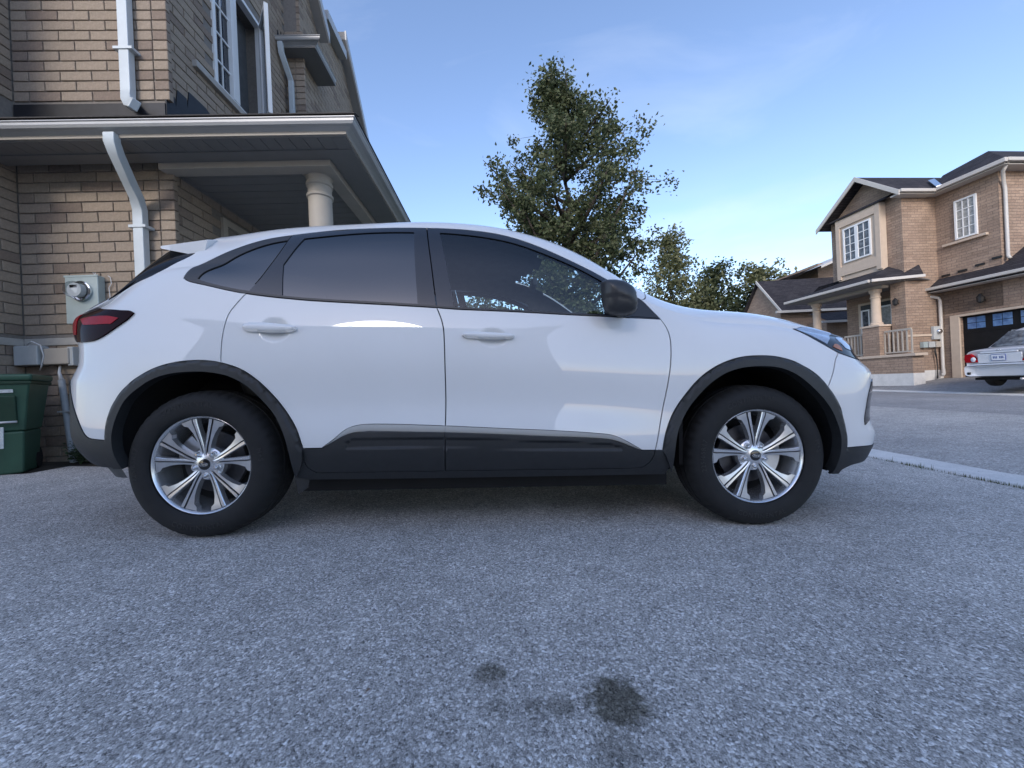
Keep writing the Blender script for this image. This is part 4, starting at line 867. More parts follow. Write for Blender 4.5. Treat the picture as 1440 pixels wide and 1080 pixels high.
# soffit: boards across the eaves, long boards under the porch ceiling
mb = MB(); mb.box(-4.62, -1.27, 3.603, 3.62, 3.052, 3.075); mb.box(-4.62, -1.27, 3.80, 3.95, 3.045, 3.075); mb.box(-1.40, -1.27, 3.621, 3.799, 3.05, 3.07); hb(mb, 'soffit_edge', 'soffit_metal')
x = -4.6
while x < -1.45:
    mb = MB(); mb.box(x, x + .122, 3.618, 3.806, 3.058, 3.066); hb(mb, 'soffit_board', 'soffit_metal'); x += .128
mb = MB(); mb.box(CX - .02, -1.55, 3.952, 4.10, 2.985, 3.06); hb(mb, 'beam', 'trim_paint', bevel=.006)
mb = MB(); mb.box(-1.70, -1.55, 4.101, 9.0, 2.985, 3.06); hb(mb, 'beam', 'trim_paint', bevel=.006)
mb = MB(); mb.box(-1.548, -1.27, 3.951, 9.0, 3.05, 3.06); hb(mb, 'soffit_edge', 'soffit_metal')
y = 4.11
while y < 8.9:
    mb = MB(); mb.box(CX, -1.71, y, y + .142, 3.052 + random.uniform(-.001, .001), 3.07); hb(mb, 'ceiling_board', 'soffit_metal'); y += .150
# column with moulded rings
mb = MB(); C0 = Matrix.Translation((-1.765, 4.20, 0))
mb.lathe([(.128, .22), (.128, .95), (.120, 1.6), (.1155, 2.74), (.117, 2.765), (.131, 2.775), (.131, 2.80), (.117, 2.81), (.117, 2.885), (.131, 2.895), (.131, 2.925), (.120, 2.935), (.120, 2.965), (.140, 2.995), (.146, 3.02), (.146, 3.045)], 40, 'z', C0); col_ = hb(mb, 'column', 'trim_paint', smooth=True, angle=35)
mb = MB(); mb.box(-1.95, -1.58, 4.03, 4.385, 3.046, 3.085); hb(mb, 'abacus', 'trim_paint', bevel=.008)
mb = MB(); mb.box(-2.0, -1.53, 3.98, 4.42, -.1, .22); hb(mb, 'column_base', 'stone_trim', bevel=.01)
mb = MB(); mb.box(CX, -1.45, 4.06, 8.9, -.2, .19); hb(mb, 'porch_slab', 'concrete', bevel=.01)
mb = MB(); mb.box(CX - .04, CX + .02, 4.80, 4.88, 1.9, 2.88); mb.box(CX - .04, CX + .02, 5.5, 5.58, 1.9, 2.88); mb.box(CX - .04, CX + .02, 4.88, 5.5, 2.80, 2.88); hb(mb, 'door_frame', 'trim_paint')
mb = MB(); mb.box(CX - .06, CX - .03, 4.88, 5.5, .2, 2.80); hb(mb, 'door', 'cabin_grey')
# downspouts
mb = MB(); mb.rect_tube([(-3.285, 3.575, 3.09), (-3.285, 3.575, 3.02), (-3.295, 3.62, 2.945), (-3.36, 3.80, 2.80), (-3.405, 3.93, 2.70), (-3.425, 3.985, 2.60), (-3.43, 3.99, 2.50), (-3.43, 3.99, .35)], .098, .072); hb(mb, 'downspout', 'downspout_metal', bevel=.008)
mb = MB(); mb.rect_tube([(-3.50, 4.0, 6.3), (-3.50, 4.0, 3.80), (-3.49, 3.985, 3.70), (-3.42, 3.93, 3.61), (-3.33, 3.87, 3.56)], .098, .072); hb(mb, 'downspout', 'downspout_metal', bevel=.008)
mb = MB(); mb.box(-3.59, -3.41, 3.955, 4.052, 4.18, 4.205); hb(mb, 'downspout_strap', 'downspout_metal')
mb = MB(); mb.box(-3.51, -3.35, 3.945, 4.052, 2.42, 2.445); hb(mb, 'downspout_strap', 'downspout_metal')
mb = MB(); mb.rect_tube([(-3.12, 6.22, 6.24), (-3.12, 6.24, 6.10), (-3.10, 6.38, 5.90), (-3.09, 6.45, 5.80), (-3.09, 6.45, 3.9)], .075, .06); hb(mb, 'downspout', 'downspout_metal', bevel=.006)
# upper window in the side wall: sill, frame, fixed light with grille bars, casement standing open
mb = MB(); mb.box(CX - .05, CX + .05, 4.44, 5.95, 4.40, 4.475); hb(mb, 'window_sill', 'stone_trim', bevel=.006)
win = MB(); win.box(CX - .07, CX + .015, 4.79, 4.84, 4.476, 6.1); win.box(CX - .07, CX + .015, 5.78, 5.83, 4.476, 6.1); win.box(CX - .07, CX + .015, 4.841, 5.779, 4.476, 4.53); win.box(CX - .07, CX + .015, 4.841, 5.779, 6.05, 6.1); win.box(CX - .06, CX + .02, 5.12, 5.235, 4.531, 6.049)
wf = hb(win, 'window', 'white_vinyl', bevel=.004)
mb = MB(); mb.box(CX - .045, CX - .035, 4.84, 5.12, 4.53, 6.05); hb(mb, 'pane', 'glass_house', wf)
for z in (4.85, 5.2, 5.55, 5.9): mb = MB(); mb.box(CX - .034, CX - .018, 4.84, 5.12, z - .01, z + .01); hb(mb, 'grille_bar', 'white_vinyl', wf)
mb = MB(); mb.box(CX - .034, CX - .018, 4.975, 4.985, 4.53, 6.05); hb(mb, 'grille_bar', 'white_vinyl', wf)
mb = MB(); mb.box(CX - .24, CX - .22, 4.8, 5.82, 4.5, 6.1); hb(mb, 'room', 'cabin_grey', wf)
sash = Matrix.Translation((CX + .02, 5.77, 0)) @ Matrix.Rotation(R(-52), 4, 'Z')
mb = MB()
for a0, a1, z0, z1 in ((0, .05, 4.54, 6.04), (.44, .49, 4.54, 6.04), (.05, .44, 4.54, 4.59), (.05, .44, 5.99, 6.04)): mb.box(a0, a1, -.025, .025, z0, z1, sash)
hb(mb, 'casement', 'white_vinyl', wf, bevel=.003)
mb = MB(); mb.box(.05, .44, -.004, .004, 4.59, 5.99, sash); hb(mb, 'pane', 'glass_house', wf)
# brick bump-out with its own small roof, and the gable overhangs above
mb = MB(); mb.box(CX, -2.62, 6.30, 7.1, 6.22, 6.25); hb(mb, 'soffit_panel', 'soffit_metal')
gutter_run(CX - .06, -2.60, 'x', 6.30, 6.24, mi=True); gutter_run(6.30, 7.1, 'y', -2.71, 6.24, mi=True)
mb = MB(); mb.add([(CX, 6.2, 6.32), (-2.60, 6.2, 6.32), (-2.60, 7.1, 6.32), (CX, 7.1, 6.32), (CX, 6.75, 6.67), (-2.98, 6.75, 6.62), (-2.98, 7.1, 6.62)], [(0, 1, 5, 4), (1, 2, 6, 5)]); hb(mb, 'small_roof', 'shingle')
for k in range(6): mb = MB(); mb.prism([(6.25 + k * .09, 6.34 + k * .05), (6.33 + k * .09, 6.34 + k * .05), (6.29 + k * .09, 6.50 + k * .05)], CX + .002, CX + .01, 'x'); hb(mb, 'step_flashing', 'flashing')
def rake(y0, z0, y1, z1, xo, w, name='rake_soffit'):
    t = .16
    mb = MB(); mb.add([(xo - w, y0, z0), (xo, y0, z0), (xo, y1, z1), (xo - w, y1, z1), (xo - w, y0, z0 + t), (xo, y0, z0 + t), (xo, y1, z1 + t), (xo - w, y1, z1 + t)], [(0, 1, 2, 3), (4, 7, 6, 5), (0, 4, 5, 1), (1, 5, 6, 2), (2, 6, 7, 3), (3, 7, 4, 0)]); hb(mb, name, 'soffit_metal')
    mb = MB(); mb.add([(xo + .001, y0, z0 - .01), (xo + .03, y0, z0 - .01), (xo + .03, y1, z1 - .01), (xo + .001, y1, z1 - .01), (xo + .001, y0, z0 + t + .02), (xo + .03, y0, z0 + t + .02), (xo + .03, y1, z1 + t + .02), (xo + .001, y1, z1 + t + .02)], [(0, 1, 2, 3), (4, 7, 6, 5), (0, 4, 5, 1), (1, 5, 6, 2), (2, 6, 7, 3), (3, 7, 4, 0)]); hb(mb, 'rake_board', 'gutter_metal')
rake(5.6, 8.9, 7.28, 7.16, -2.78, .42); rake(8.15, 8.0, 9.6, 6.35, -2.78, .42)
mb = MB(); mb.box(-3.10, -2.77, 7.30, 8.2, 7.62, 7.80); hb(mb, 'eave_return', 'gutter_metal', bevel=.01)
# ---- electricity meter, cable boxes and conduit on the wall
met = empty('electricity_meter', HOUSE.matrix_basis @ Vector((-4.00 - CX, -.002, 1.5)), LYAW); tag(met, 'grey electricity meter box with round glass meter on the brick wall', 'meter')
mb = MB(); mb.box(-.155, .155, -.075, 0, 0, .47); mb.build('box', 'meter_grey', met, bevel=.008)
mb = MB(); mb.box(-.16, .16, -.079, -.07, .455, .475); mb.build('lid', 'meter_grey', met, bevel=.003)
mb = MB(); mb.lathe([(.0, -.078), (.098, -.078), (.098, -.095), (.088, -.10), (.088, -.105)], 36, 'y', Matrix.Translation((.005, 0, .315))); mb.build('collar', 'chrome', met, smooth=True, angle=35)
mb = MB(); mb.lathe([(.080, -.10), (.078, -.165), (.070, -.185), (.0, -.190)], 36, 'y', Matrix.Translation((.005, 0, .315))); mb.build('glass_dome', 'meter_glass', met, smooth=True, angle=35)
mb = MB(); mb.lathe([(.0, -.150), (.066, -.150), (.066, -.1), (.0, -.1)], 30, 'y', Matrix.Translation((.005, 0, .315))); mb.build('meter_face', 'white_vinyl', met)
mb = MB(); mb.box(-.03, .035, -.154, -.1515, .335, .36); mb.build('display', 'gloss_black', met)
mb = MB(); mb.tube([(.10, -.04, .47), (.10, -.06, .50), (.115, -.05, .50), (.11, -.06, .46)], .004, 6); mb.build('seal_wire', 'cable', met)
mb = MB(); mb.tube([(.19, -.005, .48), (.22, -.015, .46), (.225, -.012, .40), (.20, -.012, .36), (.205, -.01, .25)], .004, 6); mb.build('ground_wire', 'cable', met)
box1 = empty('cable_box', HOUSE.matrix_basis @ Vector((-4.50 - CX, 0, 1.08)), LYAW); tag(box1, 'grey utility box with a looped white cable above the green bin', 'utility box')
mb = MB(); mb.box(-.125, .095, -.11, 0, .03, .22); mb.build('box', 'box_grey', box1, bevel=.01)
mb = MB(); mb.tube([(-.02, -.09, .225), (.05, -.11, .26), (.12, -.10, .22), (.135, -.09, .12), (.10, -.08, .02), (.06, -.06, -.02)], .006, 8); mb.build('cable', 'cable', box1, smooth=True)
box2 = empty('telephone_box', HOUSE.matrix_basis @ Vector((-4.27 - CX, 0, 1.10)), LYAW); tag(box2, 'beige-grey telephone box on the wall beside the looped cable', 'utility box')
mb = MB(); mb.box(-.115, .125, -.085, 0, .01, .17); mb.build('box', 'trim_paint', box2, bevel=.012)
mb = MB(); mb.box(.10, .155, -.07, 0, -.005, .18); mb.build('bracket', 'box_grey', box2, bevel=.006)
cd = empty('conduit_pipe', HOUSE.matrix_basis @ Vector((-4.27 - CX, -.05, .1)), LYAW); tag(cd, 'grey plastic conduit pipe leaning against the wall below the telephone box', 'pipe')
mb = MB(); mb.tube([(.10, 0, .0), (.03, -.012, .86)], .026, 14); mb.build('pipe', 'pvc', cd, smooth=True, angle=50)
mb = MB(); mb.tube([(.03, -.012, .86), (.01, -.01, .93), (-.01, .02, 1.0)], [.018, .012, .010], 10); mb.build('cable', 'cable', cd, smooth=True)
mb = MB(); mb.box(.0, .13, -.035, .05, .54, .555); mb.build('clamp', 'box_grey', cd)
# ---- green wheeled bin
plain('bin_green', (.024, .075, .048), .45, 0, .15, 5, bmp=.1, bscale=300)
plain('bin_dark', (.006, .035, .018), .6, 0, .2, 8)
plain('sticker', (.55, .60, .62), .5, 0, .25, 40)
BIN = empty('green_bin', (-4.42, 3.05, dz(-4.4, 3.3) - .002), R(36)); BIN.scale = (.82, .82, 1); tag(BIN, 'green plastic wheeled waste bin standing against the brick wall', 'bin')
def taper(name, x0, x1, y0, y1, x0b, x1b, y0b, y1b, z0, z1, mat, bev=.02):
    mb = MB(); mb.add([(x0b, y0b, z0), (x1b, y0b, z0), (x1b, y1b, z0), (x0b, y1b, z0), (x0, y0, z1), (x1, y0, z1), (x1, y1, z1), (x0, y1, z1)], [(0, 3, 2, 1), (4, 5, 6, 7), (0, 1, 5, 4), (1, 2, 6, 5), (2, 3, 7, 6), (3, 0, 4, 7)]); return mb.build(name, mat, BIN, bevel=bev, seg=3)
taper('body', -.05, .50, 0, .55, .0, .44, .06, .50, .36, .78, 'bin_green')
taper('lower_body', .005, .435, .055, .505, .03, .41, .09, .48, .0, .358, 'bin_green')
taper('lid', -.075, .525, -.025, .58, -.07, .52, -.02, .575, .781, .84, 'bin_green', .025)
taper('lid_rim', -.062, .512, -.014, .56, -.06, .51, -.012, .56, .755, .780, 'bin_dark', .006)
taper('recess', .20, .40, -.003, .05, .205, .395, .035, .07, .43, .66, 'bin_dark', .012)
taper('sticker', .20, .385, -.006, .0, .20, .385, .001, .008, .685, .712, 'sticker', .001)
mb = MB(); mb.tube([(.19, .012, .44), (.40, .012, .44)], .009, 10); mb.build('latch_bar', 'cable', BIN, smooth=True)
taper('label_panel', .14, .30, .045, .06, .15, .29, .062, .08, .22, .40, 'sticker', .004)
mb = MB(); mb.lathe([(.0, -.005), (.03, -.005), (.034, .0), (.034, .01)], 20, 'y', Matrix.Translation((.225, .05, .275))); mb.build('knob', 'bin_dark', BIN, smooth=True)
mb = MB(); mb.tube([(.06, .02, .85), (.06, -.03, .875), (.20, -.03, .875), (.20, .02, .85)], .012, 8); mb.build('handle', 'gloss_black', BIN, smooth=True)
for sx in (.02, .40): mb = MB(); mb.lathe([(.0, -.02), (.09, -.02), (.10, 0), (.09, .02), (.0, .02)], 24, 'x', Matrix.Translation((sx, .47, .095))); mb.build('wheel', 'rubber', BIN, smooth=True, angle=40)
# ---- weeds in the bed by the wall
def weed(x, y, h, n, label):
    mb = MB(); st = MB(); z0 = dz(x, y)
    for k in range(n):
        a = random.uniform(0, 6.28); r = random.uniform(.02, .5) * h; tip = Vector((x + r * math.cos(a), y + r * math.sin(a), z0 + h * random.uniform(.4, 1.0)))
        st.tube([(x, y, z0 - .01), ((x + tip.x) / 2 + .01, (y + tip.y) / 2, z0 + (tip.z - z0) * .6), tip], [.003, .002, .0015], 4)
        for q in range(16):
            t = random.uniform(.25, 1.05); c = Vector((x, y, z0)).lerp(tip, t) + Vector((random.gauss(0, .022), random.gauss(0, .022), random.gauss(0, .015)))
            l = random.uniform(.015, .045); b1 = random.uniform(0, 6.28); dv = Vector((math.cos(b1), math.sin(b1), random.uniform(-.5, .5))) * l; sv = Vector((-math.sin(b1), math.cos(b1), random.uniform(-.4, .4))) * l * .35
            mb.add([c, c + dv * .5 + sv, c + dv, c + dv * .5 - sv], [(0, 1, 2, 3)])
    root = empty('weed_plant', (0, 0, 0)); tag(root, label, 'plant', 'weeds along the brick wall')
    mb.build('leaves', 'leaf_weed', root, recalc=False); st.build('stems', 'leaf_weed', root, recalc=False)
weed(-4.17, 3.72, .26, 22, 'low leafy weed between the green bin and the leaning conduit pipe')
weed(-3.85, 3.66, .20, 20, 'low leafy weed at the foot of the wall just right of the conduit')
weed(-3.60, 3.62, .17, 16, 'small weed at the wall closest to the crossover rear bumper')
weed(-4.02, 3.80, .30, 24, 'taller weed against the wall directly behind the conduit foot')
# ------------------------------------------------------------------ house across the road
def brick_far(name, c1, c2, mortar, bw=.30, bh=.101):
    m, nt, b = new_mat(name)
    tc = nt.nodes.new('ShaderNodeTexCoord'); sp = nt.nodes.new('ShaderNodeSeparateXYZ'); nt.links.new(tc.outputs['Object'], sp.inputs[0])
    ad = nt.nodes.new('ShaderNodeMath'); ad.operation = 'ADD'; nt.links.new(sp.outputs['X'], ad.inputs[0]); nt.links.new(sp.outputs['Y'], ad.inputs[1])
    cb = nt.nodes.new('ShaderNodeCombineXYZ'); nt.links.new(ad.outputs[0], cb.inputs['X']); nt.links.new(sp.outputs['Z'], cb.inputs['Y'])
    t = nt.nodes.new('ShaderNodeTexBrick'); nt.links.new(cb.outputs[0], t.inputs['Vector']); t.offset = .5
    t.inputs['Scale'].default_value = 1.0; t.inputs['Brick Width'].default_value = bw; t.inputs['Row Height'].default_value = bh; t.inputs['Mortar Size'].default_value = .0075; t.inputs['Mortar Smooth'].default_value = .2; t.inputs['Bias'].default_value = -.1
    t.inputs['Color1'].default_value = (*c1, 1); t.inputs['Color2'].default_value = (*c2, 1); t.inputs['Mortar'].default_value = (*mortar, 1)
    n = noise(nt, 1.3, 5, .6, tc.outputs['Object']); r = ramp(nt, n.outputs['Fac'], [(.3, (.84, .83, .82)), (.7, (1.12, 1.10, 1.08))]); n3 = noise(nt, 24, 3, .6, tc.outputs['Object']); r3 = ramp(nt, n3.outputs['Fac'], [(.3, (.82, .82, .82)), (.7, (1.14, 1.13, 1.12))])
    nt.links.new(mix(nt, mix(nt, t.outputs['Color'], r.outputs['Color'], 1, 'MULTIPLY'), r3.outputs['Color'], 1, 'MULTIPLY'), b.inputs['Base Color']); b.inputs['Roughness'].default_value = .9; b.inputs['Specular IOR Level'].default_value = .2
    inv = nt.nodes.new('ShaderNodeMath'); inv.operation = 'SUBTRACT'; inv.inputs[0].default_value = 1; nt.links.new(t.outputs['Fac'], inv.inputs[1]); bump(nt, b, inv.outputs[0], .8, .012)
    return m
brick_far('brick_tan', (.30, .22, .17), (.38, .285, .22), (.22, .175, .145))
plain('stucco_cream', (.52, .42, .33), .85, 0, .06, 5, bmp=.2, bscale=120)
plain('gutter_tan', (.50, .47, .43), .5, 0, .05, 4)
brick_far('shingle_dark', (.034, .032, .038), (.058, .054, .060), (.016, .015, .018), .31, .072)
plain('garage_door', (.009, .009, .010), .6, 0, .2, 8, spec=.2)
plain('door_dark', (.018, .018, .022), .4, 0, .2, 8)
plain('iron_black', (.012, .012, .013), .5, 0, .2, 8)
m, nt, b = new_mat('pane_blue'); b.inputs['Base Color'].default_value = (.10, .19, .36, 1); b.inputs['Roughness'].default_value = .08; n = noise(nt, 7, 3, .5); r = ramp(nt, n.outputs['Fac'], [(.3, (.06, .12, .26)), (.7, (.13, .24, .44))]); nt.links.new(r.outputs['Color'], b.inputs['Base Color'])
m, nt, b = new_mat('pane_dark'); b.inputs['Roughness'].default_value = .06; n = noise(nt, 5, 4, .6); r = ramp(nt, n.outputs['Fac'], [(.35, (.03, .035, .045)), (.65, (.16, .18, .20))]); nt.links.new(r.outputs['Color'], b.inputs['Base Color'])
m, nt, b = new_mat('curtain_pane'); b.inputs['Roughness'].default_value = .15; n = noise(nt, 9, 3, .6); r = ramp(nt, n.outputs['Fac'], [(.3, (.22, .22, .21)), (.7, (.42, .42, .40))]); nt.links.new(r.outputs['Color'], b.inputs['Base Color'])

RYAW = R(5); rc, rs = math.cos(RYAW), math.sin(RYAW); RX, RY = 17.0, 13.3
FH = empty('tan_brick_house', (RX * rc - RY * rs, RX * rs + RY * rc, 0), RYAW)
tag(FH, 'tan brick house with gabled bay window, porch column and dark garage door across the road', 'house')
def fb(mb, name, mat, parent=FH, **k):
    mb.v = [(x - RX, y - RY, z) for x, y, z in mb.v]
    return mb.build(name, mat, parent, **k)
def fbox(name, mat, x0, x1, y0, y1, z0, z1, parent=FH, bev=0.0):
    mb = MB(); mb.box(x0, x1, y0, y1, z0, z1); return fb(mb, name, mat, parent, bevel=bev)
fbox('wall', 'brick_tan', 16.28, 24, 13.86, 16.25, 4.1, 7.25)                       # upper storey, projecting block
fbox('wall', 'brick_tan', 16.281, 24, 13.33, 13.859, .3, 7.25)
fbox('wall', 'brick_tan', 17.55, 24, 13.861, 16.9, .3, 4.099)
fbox('wall', 'brick_tan', 17.70, 24, 11.52, 13.329, 2.6, 7.25)
garage = MB(); garage.box(17.70, 24, 12.71, 13.328, .2, 2.59); garage.box(17.70, 24, 6.0, 12.709, 2.43, 3.45); garage.box(17.70, 24, 12.71, 13.328, 2.591, 3.45); fb(garage, 'wall', 'brick_tan')
fbox('foundation', 'concrete', 16.27, 17.71, 13.30, 13.329, -.2, .52)
# garage: frame, door with window rows, eave, lamp
fbox('door_frame', 'stucco_cream', 17.64, 17.72, 12.71, 12.99, .2, 2.51, bev=.01); fbox('door_frame', 'stucco_cream', 17.64, 17.72, 7.6, 12.709, 2.43, 2.51, bev=.01)
gd = fbox('garage_door', 'garage_door', 17.80, 17.86, 7.7, 12.72, .2, 2.44)
for k in range(5):
    y1 = 12.58 - k * .695
    for i in range(2):
        for j in range(2):
            fbox('pane', 'pane_blue', 17.785, 17.799, y1 - .50 + i * .255, y1 - .50 + i * .255 + .235, 1.955 + j * .215, 1.955 + j * .215 + .195, gd)
for z in (.75, 1.30, 1.85): fbox('panel_rib', 'garage_door', 17.785, 17.80, 7.7, 12.70, z - .02, z + .02, gd)
eave = MB(); eave.add([(17.22, 13.55, 3.60), (17.22, 6.0, 3.60), (17.70, 6.0, 3.98), (17.70, 13.55, 3.98), (17.22, 13.55, 3.50), (17.22, 6, 3.50), (17.70, 6, 3.47), (17.70, 13.55, 3.47)], [(0, 1, 2, 3), (4, 7, 6, 5), (0, 3, 7, 4), (0, 4, 5, 1)]); fb(eave, 'garage_roof', 'shingle_dark')
gr = MB(); gr.add([(17.70, 11.50, 3.98), (17.70, 6.0, 3.98), (20.0, 6.0, 5.6), (20.0, 11.50, 5.6)], [(0, 1, 2, 3)]); fb(gr, 'garage_roof', 'shingle_dark')
fbox('gutter', 'gutter_tan', 17.12, 17.235, 6.0, 13.6, 3.53, 3.64, bev=.02); fbox('soffit', 'gutter_tan', 17.24, 17.70, 6.0, 13.55, 3.455, 3.475)
for k, (y, z) in enumerate([(13.2, 4.02), (12.7, 4.05), (12.2, 4.12), (11.75, 4.22)]): fbox('step_flashing', 'iron_black', 17.66, 17.697, y - .25, y, z, z + .07)
lamp_ = MB(); lamp_.lathe([(.03, .30), (.06, .24), (.10, .19), (.085, .02), (.05, -.02), (0, -.04)], 8, 'z', Matrix.Translation((17.52, 12.0, 2.82))); lamp_.box(17.5, 17.70, 11.97, 12.03, 2.86, 2.92); fb(lamp_, 'wall_lamp', 'iron_black')
fbox('stone_band', 'stucco_cream', 16.25, 17.699, 13.29, 13.328, 1.82, 1.90)
# downspouts
d1 = MB(); d1.tube([(17.15, 13.42, 3.55), (17.3, 13.4, 3.35), (17.55, 13.24, 3.25), (17.58, 13.22, 3.1), (17.58, 13.22, .6), (17.45, 13.1, .38), (17.2, 12.95, .33)], .055, 8); fb(d1, 'downspout', 'gutter_tan', smooth=True)
d2 = MB(); d2.tube([(17.45, 11.1, 7.22), (17.55, 11.3, 7.0), (17.78, 11.44, 6.72), (17.82, 11.44, 6.5), (17.82, 11.44, 4.25), (17.75, 11.35, 4.15)], .05, 8); fb(d2, 'downspout', 'gutter_tan', smooth=True)
# upper window on the recessed wall
def window(x, y0, y1, z0, z1, nc, nr, pane, parent=FH, mull=True):
    f = MB(); t = .06; f.box(x - .05, x + .02, y0, y0 + t, z0, z1); f.box(x - .05, x + .02, y1 - t, y1, z0, z1); f.box(x - .05, x + .02, y0 + t, y1 - t, z0, z0 + t); f.box(x - .05, x + .02, y0 + t, y1 - t, z1 - t, z1)
    w = fb(f, 'window', 'white_vinyl', parent)
    fbox('pane', pane, x - .012, x - .004, y0 + t, y1 - t, z0 + t, z1 - t, w)
    for i in range(1, nc): yy = y0 + t + (y1 - y0 - 2 * t) * i / nc; fbox('grille_bar', 'white_vinyl', x - .03, x - .013, yy - .014, yy + .014, z0 + t, z1 - t, w)
    for i in range(1, nr): zz = z0 + t + (z1 - z0 - 2 * t) * i / nr; fbox('grille_bar', 'white_vinyl', x - .03, x - .0135, y0 + t, y1 - t, zz - .014, zz + .014, w)
    return w
window(17.69, 12.09, 12.72, 5.24, 6.66, 3, 4, 'curtain_pane')
fbox('window_sill', 'stucco_cream', 17.58, 17.699, 11.82, 13.08, 5.11, 5.19)
# bay in cream render with a double window
bay = fbox('bay', 'stucco_cream', 16.06, 16.279, 13.90, 15.78, 4.55, 7.22)
for (y0, y1, z0, z1) in ((13.90, 14.10, 4.6, 7.2), (15.60, 15.78, 4.6, 7.2), (14.10, 15.60, 6.85, 7.2), (14.10, 15.60, 4.75, 5.15)): fbox('panel_trim', 'stucco_cream', 16.0, 16.059, y0, y1, z0, z1, bay, .01)
window(16.05, 14.28, 14.86, 5.28, 6.74, 2, 4, 'pane_dark', bay); window(16.05, 14.87, 15.45, 5.28, 6.74, 2, 4, 'pane_dark', bay)
# roofs
def slab(name, pts, mat, t=.05, parent=FH):
    n = len(pts); mb = MB(); mb.add([p for p in pts] + [(x, y, z - t) for x, y, z in pts], [tuple(range(n)), tuple(range(2 * n - 1, n - 1, -1))] + [(i, i + n, (i + 1) % n + n, (i + 1) % n) for i in range(n)]); return fb(mb, name, mat, parent)
AP, LF, RF = (15.82, 14.62, 8.56), (15.82, 16.52, 7.12), (15.82, 12.98, 7.22)
slab('roof', [AP, RF, (20, 12.98, 7.22), (20, 14.62, 8.56)], 'shingle_dark'); slab('roof', [AP, (20, 14.62, 8.56), (20, 16.52, 7.12), LF], 'shingle_dark')
for A, B in ((AP, RF), (AP, LF)):
    mb = MB(); mb.add([(15.77, A[1], A[2] + .02), (15.77, B[1], B[2] + .02), (15.77, B[1], B[2] - .17), (15.77, A[1], A[2] - .17), (15.815, A[1], A[2] + .02), (15.815, B[1], B[2] + .02), (15.815, B[1], B[2] - .17), (15.815, A[1], A[2] - .17)], [(0, 1, 2, 3), (4, 7, 6, 5), (0, 4, 5, 1), (3, 2, 6, 7), (1, 5, 6, 2), (0, 3, 7, 4)]); fb(mb, 'rake_board', 'gutter_tan')
gab = MB(); gab.prism([(13.33, 7.251), (16.1, 7.251), (14.62, 8.40)], 16.282, 16.5, 'x'); fb(gab, 'gable_wall', 'brick_tan')
slab('pent_roof', [(15.95, 13.6, 7.26), (16.28, 13.6, 7.42), (16.28, 16.0, 7.42), (15.95, 16.0, 7.26)], 'shingle_dark', .06)
fbox('gutter', 'gutter_tan', 15.80, 17.30, 12.90, 13.0, 7.14, 7.26, bev=.02); fbox('gutter', 'gutter_tan', 17.19, 17.30, 11.0, 12.899, 7.16, 7.30, bev=.02); fbox('gutter', 'gutter_tan', 17.301, 25, 10.98, 11.09, 7.18, 7.30, bev=.02)
fbox('soffit', 'gutter_tan', 15.83, 17.30, 13.001, 13.33, 7.10, 7.14); fbox('soffit', 'gutter_tan', 17.301, 17.70, 11.1, 13.32, 7.12, 7.16); fbox('soffit', 'gutter_tan', 17.701, 25, 11.1, 11.52, 7.12, 7.16)
slab('roof', [(17.25, 13.1, 7.28), (17.25, 11.05, 7.30), (19.0, 12.6, 8.46), (19.0, 14.0, 8.32)], 'shingle_dark'); slab('roof', [(17.25, 11.05, 7.30), (25, 11.05, 7.30), (25, 12.6, 8.46), (19.0, 12.6, 8.46)], 'shingle_dark'); slab('roof', [(19, 12.6, 8.46), (25, 12.6, 8.46), (25, 16, 8.4), (19, 14.0, 8.32)], 'shingle_dark')
slab('valley_flashing', [(17.25, 12.93, 7.33), (17.36, 12.84, 7.36), (18.35, 13.80, 8.09), (18.2, 13.9, 8.07)], 'chrome', .01)
# porch: slab on brick, pier and columns, railings, hipped roof
PX = 15.75
fbox('porch_base', 'brick_tan', PX + .06, 16.27, 12.80, 17.6, .45, 1.08); fbox('porch_base', 'brick_tan', 16.271, 17.54, 13.87, 17.6, .3, 1.08); fbox('foundation', 'concrete', PX + .04, 16.269, 12.78, 17.62, -.3, .449); fbox('porch_slab', 'stucco_cream', PX, 17.54, 13.862, 17.66, 1.081, 1.18, bev=.01); fbox('porch_slab', 'stucco_cream', PX, 16.27, 12.66, 13.861, 1.081, 1.18, bev=.01)
fbox('pier', 'brick_tan', PX + .05, PX + .62, 13.93, 14.60, 1.181, 2.32); fbox('pier_cap', 'stucco_cream', PX, PX + .68, 13.88, 14.66, 2.321, 2.40, bev=.015)
def column(name, x, y, z0, z1, r):
    mb = MB(); mb.lathe([(r * 1.35, z0), (r * 1.35, z0 + .09), (r * 1.1, z0 + .12), (r * 1.05, z0 + .2), (r * .95, z1 - .35), (r * 1.12, z1 - .33), (r * 1.12, z1 - .29), (r * .97, z1 - .27), (r * .97, z1 - .15), (r * 1.25, z1 - .10), (r * 1.3, z1)], 24, 'z', Matrix.Translation((x, y, 0))); fb(mb, name, 'stucco_cream', smooth=True, angle=40)
column('column', PX + .33, 14.26, 2.40, 3.83, .155); column('column', PX + .33, 16.98, 1.18, 3.83, .16)
def railing(y0, y1, x, z0, z1):
    rl = fbox('railing', 'trim_paint', x - .03, x + .03, y0, y1, z1 - .07, z1); fbox('bottom_rail', 'trim_paint', x - .025, x + .025, y0, y1, z0 + .06, z0 + .11, rl)
    n = max(2, int((y1 - y0) / .14))
    for k in range(n + 1): yy = y0 + (y1 - y0) * k / n; fbox('baluster', 'trim_paint', x - .02, x + .02, yy - .02, yy + .02, z0 + (0 if k in (0, n) else .1), z1 - .06, rl)
railing(12.95, 13.90, PX + .25, 1.18, 2.13); railing(14.68, 15.55, PX + .25, 1.18, 2.13)
